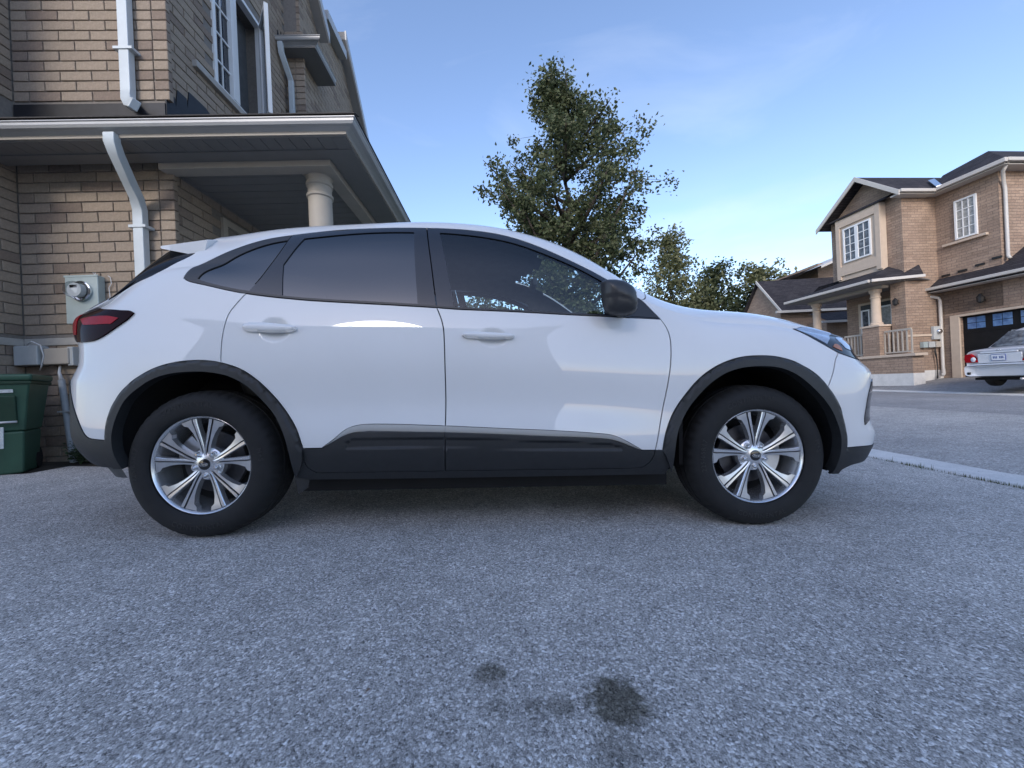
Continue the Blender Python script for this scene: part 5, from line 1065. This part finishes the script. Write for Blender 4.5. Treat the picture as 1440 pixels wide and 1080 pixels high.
slab('porch_roof', [(15.18, 13.62, 4.10), (16.70, 13.02, 4.10), (16.9, 13.32, 4.55), (16.27, 13.9, 4.66)], 'shingle_dark', .04); slab('porch_roof', [(15.18, 13.62, 4.10), (16.27, 13.9, 4.66), (16.27, 17.0, 4.66), (16.27, 17.75, 4.2), (15.18, 17.75, 4.12)], 'shingle_dark', .04)
for A, B in (((15.18, 13.62), (16.70, 13.02)), ((15.18, 17.75), (15.18, 13.62))):
    d = Vector((B[0] - A[0], B[1] - A[1], 0)).normalized(); nn = Vector((d.y, -d.x, 0)) * .10; mb = MB(); P_ = [Vector((*A, 3.99)), Vector((*B, 3.99))]
    mb.add([P_[0], P_[1], P_[1] + nn, P_[0] + nn] + [p + Vector((0, 0, .11)) for p in (P_[0], P_[1], P_[1] + nn, P_[0] + nn)], [(0, 3, 2, 1), (4, 5, 6, 7), (0, 1, 5, 4), (1, 2, 6, 5), (2, 3, 7, 6), (3, 0, 4, 7)]); fb(mb, 'gutter', 'gutter_tan', bevel=.015)
slab('porch_ceiling', [(15.2, 13.66, 3.99), (16.75, 13.10, 3.99), (17.55, 13.4, 3.99), (17.55, 17.7, 3.99), (15.2, 17.7, 3.99)], 'soffit_metal', .03)
fbox('beam', 'trim_paint', PX + .18, PX + .48, 13.87, 17.3, 3.84, 3.955)
# front door with side light
fd_ = fbox('door_frame', 'stucco_cream', 17.44, 17.549, 14.55, 16.25, 1.18, 3.62); fbox('door', 'door_dark', 17.40, 17.439, 14.62, 15.60, 1.2, 3.52, fd_); fbox('side_light', 'door_dark', 17.40, 17.439, 15.62, 16.1, 1.2, 3.52, fd_)
window(17.39, 14.72, 15.35, 2.30, 3.34, 1, 1, 'curtain_pane', fd_); window(17.39, 15.66, 16.05, 2.0, 3.3, 1, 1, 'pane_dark', fd_)
sc = MB(); sc.lathe([(.02, .26), (.05, .22), (.09, .16), (.07, .02), (.04, -.02), (0, -.04)], 8, 'z', Matrix.Translation((16.16, 13.6, 3.10))); sc.box(16.16, 16.28, 13.57, 13.63, 3.12, 3.18); fb(sc, 'wall_lamp', 'iron_black')
# meters on the side wall
mt = empty('electricity_meter', (0, 0, 0)); mt.matrix_basis = FH.matrix_basis @ Matrix.Translation((17.44 - RX, 13.28 - RY, 1.68)); tag(mt, 'pale meter box with round meter on the tan house beside its downspout', 'meter')
mb = MB(); mb.box(-.17, .17, -.06, .04, 0, .50); mb.build('box', 'box_grey', mt, bevel=.01); mb = MB(); mb.lathe([(0, -.16), (.08, -.15), (.085, -.06)], 20, 'y', Matrix.Translation((0, 0, .30))); mb.build('meter_dial', 'chrome', mt, smooth=True)
for i, (x, w, c, lb) in enumerate([(16.86, .17, 'meter_grey', 'grey utility box leftmost of the three on the tan house wall'), (17.13, .26, 'box_grey', 'pale utility box in the middle of the three on the tan house wall'), (17.40, .20, 'trim_paint', 'beige utility box nearest the downspout on the tan house wall')]):
    mb = MB(); mb.box(-w / 2, w / 2, -.10, .04, 0, .22); o = mb.build('utility_box', c, None, bevel=.012); o.matrix_basis = FH.matrix_basis @ Matrix.Translation((x - RX, 13.28 - RY, 1.38)); tag(o, lb, 'utility box', 'utility boxes on the tan house')
mb = MB(); mb.tube([(0, 0, 1.38), (.02, -.02, 1.1), (.06, -.02, .6), (.03, -.02, .2)], .02, 6); mb.tube([(0, 0, 1.36), (-.05, -.02, 1.2), (.02, -.03, .95)], .012, 6); o = mb.build('cable_run', 'iron_black', None, smooth=True); o.matrix_basis = FH.matrix_basis @ Matrix.Translation((17.30 - RX, 13.24 - RY, 0)); tag(o, 'dark cables hanging from the utility boxes on the tan house', 'cable')
# neighbouring house behind, further down the road
NB = empty('neighbour_house', (17.0, 24.0, 0)); tag(NB, 'farther brick house with dark gable roof partly hidden behind the porch', 'house')
def nb(mb, name, mat, **k): mb.v = [(x - 17, y - 24, z) for x, y, z in mb.v]; return mb.build(name, mat, NB, **k)
mb = MB(); mb.prism([(24.2, 0), (28, 0), (28, 4.6), (26.1, 6.75), (24.2, 4.7)], 16.95, 26, 'x'); nb(mb, 'wall', 'brick_tan')
for (a, b_, c_, d_) in (((16.75, 26.1, 6.86), (26, 26.1, 7.0), (26, 23.85, 4.55), (16.75, 23.85, 4.45)), ((16.75, 26.1, 6.86), (16.75, 28.3, 4.4), (26, 28.3, 4.5), (26, 26.1, 7.0))):
    mb = MB(); P_ = [Vector(q) for q in (a, b_, c_, d_)]; mb.add(P_ + [q - Vector((0, 0, .06)) for q in P_], [(0, 1, 2, 3), (7, 6, 5, 4), (0, 4, 5, 1), (1, 5, 6, 2), (2, 6, 7, 3), (3, 7, 4, 0)]); nb(mb, 'roof', 'shingle_dark')
mb = MB(); mb.add([(16.70, 26.1, 6.90), (16.70, 23.8, 4.48), (16.70, 23.8, 4.30), (16.70, 26.1, 6.70), (16.76, 26.1, 6.90), (16.76, 23.8, 4.48), (16.76, 23.8, 4.30), (16.76, 26.1, 6.70)], [(0, 1, 2, 3), (4, 7, 6, 5), (0, 4, 5, 1), (3, 2, 6, 7), (1, 5, 6, 2), (0, 3, 7, 4)]); nb(mb, 'rake_board', 'gutter_tan')
mb = MB(); mb.box(16.4, 26, 23.70, 23.86, 4.32, 4.46); nb(mb, 'gutter', 'gutter_tan')
mb = MB(); mb.add([(17.9, 23.2, 4.1), (26, 23.2, 4.35), (26, 22.0, 3.55), (18.2, 22.0, 3.45)], [(0, 1, 2, 3)]); nb(mb, 'lower_roof', 'shingle_dark')
mb = MB(); mb.box(17.7, 26, 21.9, 22.05, 3.38, 3.50); nb(mb, 'gutter', 'gutter_tan'); mb = MB(); mb.box(18.4, 26, 22.5, 23.9, 0, 3.6); nb(mb, 'wall', 'brick_tan')
mb = MB(); mb.box(21.8, 27, 27.2, 33, 4, 8.2); nb(mb, 'wall', 'brick_tan'); mb = MB(); mb.add([(19.2, 26.9, 7.2), (23.5, 26.9, 8.55), (23.5, 27.1, 8.4), (19.2, 27.1, 7.0), (19.2, 33, 7.2), (23.5, 33, 8.55)], [(0, 1, 2, 3), (0, 4, 5, 1)]); nb(mb, 'roof', 'shingle_dark')
mb = MB(); mb.add([(20.6, 25.4, 7.55), (24.5, 25.4, 9.1), (24.5, 30, 9.1), (20.6, 30, 7.55), (20.6, 25.4, 7.40), (24.5, 25.4, 8.95)], [(0, 1, 2, 3), (0, 4, 5, 1)]); nb(mb, 'roof', 'gutter_tan')
# far kerb, pavement and the sloping apron in front of the garage
def fz(x, y): return -.155 + .40 * min(1, max(0, (x - 12.9) / 3.6))
mb = MB(); xs = [12.75, 13.2, 14.0, 15.0, 16.5, 18.5, 30, 60]; ys_ = [-20, 4, 8, 10, 12, 14, 18, 26, 60]
mb.add([(x + max(0, (y - 9) * .16) * (1 if x < 14 else .4), y, fz(x, y)) for x in xs for y in ys_], [(i * 9 + j, (i + 1) * 9 + j, (i + 1) * 9 + j + 1, i * 9 + j + 1) for i in range(7) for j in range(8)]); structure(mb.build('far_apron', 'asphalt_road'))
fk = structure(empty('far_kerb'))
for k in range(26):
    y0 = -8 + k * 2.0; bx = lambda y: 12.62 + max(0, (y - 9) * .16)
    mb = MB(); vs = []
    for y in (y0, y0 + 1.985):
        for dx, dzv in ((0, -.3), (0, -.148), (.16, -.135), (.30, -.125), (.30, -.3)): vs.append((bx(y) + dx, y, dzv))
    mb.add(vs, [(i, i + 1, i + 6, i + 5) for i in range(4)] + [(0, 1, 2, 3, 4), (9, 8, 7, 6, 5)]); mb.build('kerb_length', 'concrete', fk)
# ------------------------------------------------------------------ trees
def leaf_mat(name, c0, c1, c2):
    m, nt, b = new_mat(name)
    geo = nt.nodes.new('ShaderNodeNewGeometry'); r = ramp(nt, geo.outputs['Random Per Island'], [(0, c0), (.5, c1), (1, c2)]); nt.links.new(r.outputs['Color'], b.inputs['Base Color'])
    b.inputs['Roughness'].default_value = .55; b.inputs['Specular IOR Level'].default_value = .3
    tr = nt.nodes.new('ShaderNodeBsdfTranslucent'); nt.links.new(r.outputs['Color'], tr.inputs['Color']); mx = nt.nodes.new('ShaderNodeMixShader'); mx.inputs[0].default_value = .35
    out = [n for n in nt.nodes if n.type == 'OUTPUT_MATERIAL'][0]; nt.links.new(b.outputs[0], mx.inputs[1]); nt.links.new(tr.outputs[0], mx.inputs[2]); nt.links.new(mx.outputs[0], out.inputs[0])
leaf_mat('leaf_pear', (.055, .075, .034), (.10, .125, .060), (.175, .185, .105))
leaf_mat('leaf_far', (.075, .09, .04), (.13, .145, .07), (.21, .21, .12))
leaf_mat('leaf_dark', (.035, .052, .026), (.06, .08, .04), (.10, .12, .06))
plain('bark', (.055, .045, .038), .95, 0, .3, 14, bmp=.6, bscale=60)
def tree(name, label, base, H, zc0, env, nl, leaf, mat, seed, group=None, limbs=26, spread=.22, twig=True, trunk_r=.12):
    """env(t, az) gives the crown radius at height fraction t (0 crown foot, 1 top) towards azimuth az"""
    r = random.Random(seed); root = empty(name, base); tag(root, label, 'tree', group)
    tb = MB(); pts = []; cl = []
    lead = [(r.gauss(0, .02) * i, r.gauss(0, .02) * i, H * .97 * i / 9) for i in range(10)]
    tb.tube(lead, [trunk_r * (1 - .9 * i / 9) for i in range(10)], 8)
    def at(z):
        k = min(8.999, max(0, z / (H * .97) * 9)); i = int(k); f = k - i; return Vector(lead[i]).lerp(Vector(lead[i + 1]), f)
    for k in range(limbs):
        t = (k + r.random()) / limbs; z1 = zc0 + (H - zc0) * (t ** .85); az = k * 2.399 + r.uniform(-.4, .4); R_ = env(t, az) * r.uniform(.72, 1.04)
        rise = R_ * r.uniform(.5, 1.1); z0 = max(zc0 * .75, z1 - rise); a = at(z0); tip = Vector((at(z1).x + R_ * math.cos(az), at(z1).y + R_ * math.sin(az), z1)); mid = a.lerp(tip, .5) + Vector((0, 0, -.10 * R_ + r.gauss(0, .05)))
        rr = .010 + .016 * R_; tb.tube([a, mid, tip], [rr * 1.6, rr, .006], 5)
        for q in range(int(5 + R_ * 7)):
            s = r.uniform(.22, 1.03) ** .8; p = (a.lerp(mid, s * 2) if s < .5 else mid.lerp(tip, s * 2 - 1)); off = Vector((r.gauss(0, 1), r.gauss(0, 1), r.gauss(0, .8))) * spread * (.6 + .5 * R_ / 2)
            c = p + off; cl.append((c, r.uniform(.55, 1.25)))
            if twig and r.random() < .7: tb.tube([p, p.lerp(c, .6) + Vector((0, 0, .03)), c], [.006, .004, .002], 3, False)
    for q in range(6): cl.append((at(H * r.uniform(.86, 1.0)) + Vector((r.gauss(0, .12), r.gauss(0, .12), .05)), .7))
    n_per = max(4, int(nl / len(cl))); V = np.zeros((len(cl) * n_per * 4, 3)); q = 0; g = np.random.default_rng(seed)
    for c, s in cl:
        m_ = n_per; cen = np.array(c) + g.normal(0, 1, (m_, 3)) * np.array([1, 1, .8]) * spread * .62 * s
        d = g.normal(0, 1, (m_, 3)); d[:, 2] = d[:, 2] * .6 - .35; d /= np.linalg.norm(d, axis=1, keepdims=True); u = g.normal(0, 1, (m_, 3)); sd_ = np.cross(d, u); sd_ /= np.linalg.norm(sd_, axis=1, keepdims=True); l = leaf * g.uniform(.6, 1.25, (m_, 1))
        nrm = np.cross(d, sd_); bend = nrm * l * .12
        V[q:q + m_ * 4:4] = cen; V[q + 1:q + m_ * 4:4] = cen + d * l * .45 + sd_ * l * .30 + bend; V[q + 2:q + m_ * 4:4] = cen + d * l; V[q + 3:q + m_ * 4:4] = cen + d * l * .45 - sd_ * l * .30 + bend; q += m_ * 4
    me = bpy.data.meshes.new('crown'); n = len(V) // 4
    me.vertices.add(len(V)); me.vertices.foreach_set('co', V.ravel()); me.loops.add(n * 4); me.loops.foreach_set('vertex_index', np.arange(n * 4)); me.polygons.add(n); me.polygons.foreach_set('loop_start', np.arange(0, n * 4, 4)); me.polygons.foreach_set('loop_total', np.full(n, 4)); me.update(); me.validate()
    obj('crown', me, mat, root); tb.build('trunk', 'bark', root, smooth=True, recalc=False)
    return root
def env_of(table, rnd):
    t_, l_, r_ = zip(*table)
    ph = [rnd.uniform(0, 6.28) for _ in range(3)]
    def f(t, az):
        a = np.interp(t, t_, l_); b = np.interp(t, t_, r_); c = math.cos(az); rad = a + (b - a) * (c + 1) / 2
        return rad * (1 + .13 * math.sin(3 * az + ph[0] + 5 * t) + .10 * math.sin(5 * az + ph[1] - 7 * t))
    return f
tree('street_tree', 'tall leafy street tree with pointed crown rising behind the white crossover', (1.45, 9.5, -.08), 8.1, 2.35, env_of([(0, .6, .7), (.15, 1.2, 1.4), (.3, 1.7, 1.9), (.45, 1.95, 2.1), (.6, 1.8, 1.85), (.75, 1.35, 1.3), (.88, .85, .8), (1, .3, .3)], random.Random(3)), 42000, .096, 'leaf_pear', 11, limbs=56, spread=.20)
G_ = 'trees down the road'
tree('distant_tree', 'loose pale green tree, tallest of the three beyond the bonnet', (15.9, 38, -.3), 15.2, 3.5, env_of([(0, 2.2, 2.2), (.3, 2.9, 3.0), (.55, 2.6, 2.6), (.8, 1.3, 1.3), (1, .3, .3)], random.Random(4)), 9000, .36, 'leaf_far', 21, G_, 30, .55, False, .2)
tree('distant_tree', 'dense round tree between the tallest distant tree and the rooftops', (20.2, 38, -.3), 11.9, 2.5, env_of([(0, 2.4, 2.4), (.4, 3.2, 3.2), (.7, 2.6, 2.6), (1, .6, .6)], random.Random(5)), 9000, .34, 'leaf_dark', 22, G_, 30, .55, False, .2)
tree('distant_tree', 'feathery spreading tree just left of the far dark gable roof', (23.6, 36, -.3), 11.2, 4, env_of([(0, 1.6, 1.6), (.5, 1.9, 1.9), (.9, 1.9, 1.9), (1, 1.6, 1.6)], random.Random(6)), 4500, .36, 'leaf_far', 23, G_, 18, .5, False, .18)
tree('distant_tree', 'low dark bushy tree below the feathery one beside the roof', (22.0, 33, -.3), 8.2, 1.2, env_of([(0, 2.6, 2.6), (.5, 2.6, 2.6), (.85, 1.8, 1.8), (1, .8, .8)], random.Random(8)), 8000, .30, 'leaf_dark', 24, G_, 26, .5, False, .18)
tree('distant_tree', 'low pale bushy tree behind the crossover bonnet left of the others', (16.8, 36, -.3), 8.4, 1.2, env_of([(0, 2.8, 2.8), (.5, 2.8, 2.8), (1, .8, .8)], random.Random(9)), 7000, .32, 'leaf_far', 25, G_, 24, .55, False, .18)
for k, (x, y, h) in enumerate([(-1.2, 24, 6.6), (2.4, 25, 7.2), (5.2, 26, 6.2)]):
    tree('garden_tree', ['leafy garden tree glimpsed through the rear side of the crossover cabin', 'leafy garden tree glimpsed through the middle of the crossover front windows', 'leafy garden tree glimpsed beyond the crossover windscreen'][k], (x, y, -.3), h, 1.2, env_of([(0, 2.0, 2.0), (.5, 2.3, 2.3), (.8, 1.6, 1.6), (1, .6, .6)], random.Random(40 + k)), 6000, .26, 'leaf_dark', 50 + k, 'garden trees behind the crossover', 24, .45, False, .14)
# ------------------------------------------------------------------ silver saloon on the far drive
SD = empty('saloon_car', (0, 0, 0))
SD.matrix_basis = Matrix.Rotation(RYAW, 4, 'Z') @ Matrix.Translation((13.7, 9.03, .015)) @ Matrix.Rotation(R(-4.2), 4, 'Y') @ Matrix.Diagonal((.88, .88, 1.08, 1))
tag(SD, 'silver saloon parked tail-out in front of the dark garage door', 'car')
plain('plate_white', (.62, .66, .72), .5, 0, .08, 30); plain('plate_blue', (.10, .14, .30), .5, 0, .1, 30)
# hull lofted along the car (x forward from the tail), rounded sections
def loft(name, secs, mat, angle=35):
    n = len(secs[0]); mb = MB(); mb.add([p for s_ in secs for p in s_], [(i * n + j, i * n + (j + 1) % n, (i + 1) * n + (j + 1) % n, (i + 1) * n + j) for i in range(len(secs) - 1) for j in range(n)] + [tuple(range(n)), tuple((len(secs) - 1) * n + j for j in range(n))]); return mb.build(name, mat, SD, smooth=True, angle=angle)
def rsec(x, w, z0, z1, pw=5.0, n=36, crown=0.0):
    out = []
    for k in range(n):
        a = 2 * math.pi * k / n; c, s = math.cos(a), math.sin(a); yy = abs(c) ** (2 / pw) * (1 if c > 0 else -1); zz = abs(s) ** (2 / pw) * (1 if s > 0 else -1)
        out.append((x, yy * w, (z0 + z1) / 2 + zz * (z1 - z0) / 2 + (crown * (1 - yy * yy) if s > 0 else 0)))
    return out
W_ = .84
loft('body', [rsec(.10, .70, .33, .86, 6), rsec(.05, .76, .32, .93, 6), rsec(.03, .79, .32, .955, 6), rsec(.08, .82, .31, .975, 6), rsec(.25, W_, .30, .985, 6), rsec(.55, W_, .29, .985, 6, crown=.02), rsec(1.2, W_ + .01, .23, .97, 6), rsec(2.2, W_ + .01, .22, .95, 6), rsec(3.2, W_, .22, .93, 6), rsec(3.9, W_, .24, .86, 6), rsec(4.3, .74, .28, .74, 6), rsec(4.42, .55, .32, .62, 6)], 'paint_silver')
loft('bumper', [rsec(.03, .60, .31, .60, 5), rsec(-.06, .74, .30, .62, 5), rsec(-.08, .79, .30, .60, 5), rsec(.0, .845, .29, .62, 5), rsec(.25, .855, .29, .60, 5)], 'paint_silver')
mb = MB(); mb.box(-.085, .02, -.70, .70, .30, .315); mb.build('bumper_groove', 'clad_black', SD)
loft('cabin', [rsec(.62, .66, .90, 1.0, 4), rsec(.95, .66, .90, 1.18, 4), rsec(1.25, .62, .90, 1.34, 4), rsec(1.6, .59, .90, 1.425, 4), rsec(2.2, .585, .90, 1.44, 4), rsec(2.7, .60, .90, 1.38, 4), rsec(3.3, .66, .90, 1.04, 4)], 'paint_silver')
def quadp(name, pts, mat, t=.01):
    mb = MB(); n = len(pts); P_ = [Vector(p) for p in pts]; nr = (P_[1] - P_[0]).cross(P_[2] - P_[0]).normalized() * t; mb.add(P_ + [p - nr for p in P_], [tuple(range(n)), tuple(range(2 * n - 1, n - 1, -1))] + [(i, i + n, (i + 1) % n + n, (i + 1) % n) for i in range(n)]); return mb.build(name, mat, SD)
quadp('rear_window', [(.60, .56, 1.015), (.60, -.56, 1.015), (1.22, -.50, 1.352), (1.22, .50, 1.352)], 'pane_dark')
for sy in (-1, 1): quadp('side_window', [(1.05, sy * .672, 1.0), (3.0, sy * .665, 1.0), (2.5, sy * .595, 1.37), (1.5, sy * .595, 1.38)], 'pane_dark')
mb = MB(); mb.box(.0, .06, -.42, .42, .875, .915); mb.build('boot_garnish', 'paint_silver', SD, bevel=.012)
mb = MB(); mb.box(.012, .05, -.50, .50, .635, .87); mb.build('plate_recess', 'paint_silver', SD, bevel=.03)
mb = MB(); mb.box(-.012, .02, -.165, .165, .685, .845); pf = mb.build('number_plate_frame', 'plate_blue', SD, bevel=.006); mb = MB(); mb.box(-.016, -.0125, -.15, .15, .70, .83); pl_ = mb.build('number_plate', 'plate_white', SD)
for k, yy in enumerate((-.11, -.075, -.04, .03, .065, .10)):
    mb = MB(); mb.box(-.0185, -.0165, yy - .012, yy + .012, .74, .795); mb.build('plate_character', 'plate_blue', pl_)
mb = MB(); mb.lathe([(.030, -.003), (.036, -.006), (.036, .0)], 24, 'x', Matrix.Translation((.028, 0, .935)))
mb.v = [(x, y * 1.5, (z - .935) * .95 + .935) for x, y, z in mb.v]; mb.build('emblem', 'chrome', SD, smooth=True)
mb = MB(); mb.lathe([(.010, -.006), (.014, -.008), (.014, .0)], 18, 'x', Matrix.Translation((.026, 0, .94))); mb.build('emblem', 'chrome', SD, smooth=True)
for sy in (-1, 1):
    mb = MB(); mb.prism([(sy * .48, .66), (sy * .80, .66), (sy * .832, .76), (sy * .80, .87), (sy * .66, .885), (sy * .55, .76)], .004, .22, 'x'); tl_ = mb.build('tail_lamp', 'lamp_red', SD, bevel=.012)
    mb = MB(); mb.lathe([(0, -.004), (.055, -.002), (.065, .012)], 20, 'x', Matrix.Translation((.0, sy * .60, .735))); mb.build('lamp_lens', 'plate_white', tl_, smooth=True)
    mb = MB(); mb.box(-.075, -.02, sy * .70 - .03, sy * .70 + .03, .36, .42); mb.build('reflector', 'iron_black', SD)
    for xx in (.95, 3.55):
        mb = MB(); mb.lathe([(.19, -.11), (.30, -.11), (.325, -.08), (.33, 0), (.325, .08), (.30, .11), (.19, .11)], 32, 'y', Matrix.Translation((xx, sy * .74, .30))); wh = mb.build('wheel', 'rubber', SD, smooth=True, angle=40)
        mb = MB(); mb.lathe([(0, sy * .06), (.06, sy * .07), (.19, sy * .09), (.20, sy * .10)], 24, 'y', Matrix.Translation((xx, sy * .74, .30))); mb.build('rim', 'alloy_dark', wh, smooth=True)
mb = MB(); mb.box(.15, 4.0, -.7, .7, .20, .26); mb.build('underbody', 'void_black', SD)
mb = MB(); mb.tube([(-.02, -.45, .24), (.3, -.45, .24)], .03, 10); mb.build('exhaust_pipe', 'chrome', SD, smooth=True)

# ------------------------------------------------------------------ house behind the viewpoint, mirrored in the doors and windows
BK = empty('opposite_house', (-3.0, -9.0, 0)); tag(BK, 'brick house across the driveway, seen only as the dark reflection in the crossover doors', 'house')
def bkb(name, mat, x0, x1, y0, y1, z0, z1, parent=BK, bev=0.0):
    mb = MB(); mb.box(x0 + 3, x1 + 3, y0 + 9, y1 + 9, z0, z1); return mb.build(name, mat, parent, bevel=bev)
bkb('wall', 'brick_tan', -10, 2.4, -20, -9.0, -.3, 7.5)
mb = MB(); mb.add([(-10.5 + 3, .45, 7.4), (2.9 + 3, .45, 7.4), (2.9 + 3, -11.5, 7.4), (-10.5 + 3, -11.5, 7.4), (-7 + 3, -5.5, 9.6), (-.5 + 3, -5.5, 9.6)], [(0, 1, 5, 4), (1, 2, 5), (2, 3, 4, 5), (3, 0, 4), (3, 2, 1, 0)]); mb.build('roof', 'shingle_dark', BK)
bkb('gutter', 'gutter_tan', -10.5, 2.9, -8.56, -8.44, 7.32, 7.44)
for x in (-7.6, -3.4, .4):
    for z in (.9, 4.3):
        w = bkb('window', 'white_vinyl', x - .65, x + .65, -9.0, -8.95, z, z + 1.4); bkb('pane', 'pane_dark', x - .57, x + .57, -8.949, -8.94, z + .08, z + 1.32, w)
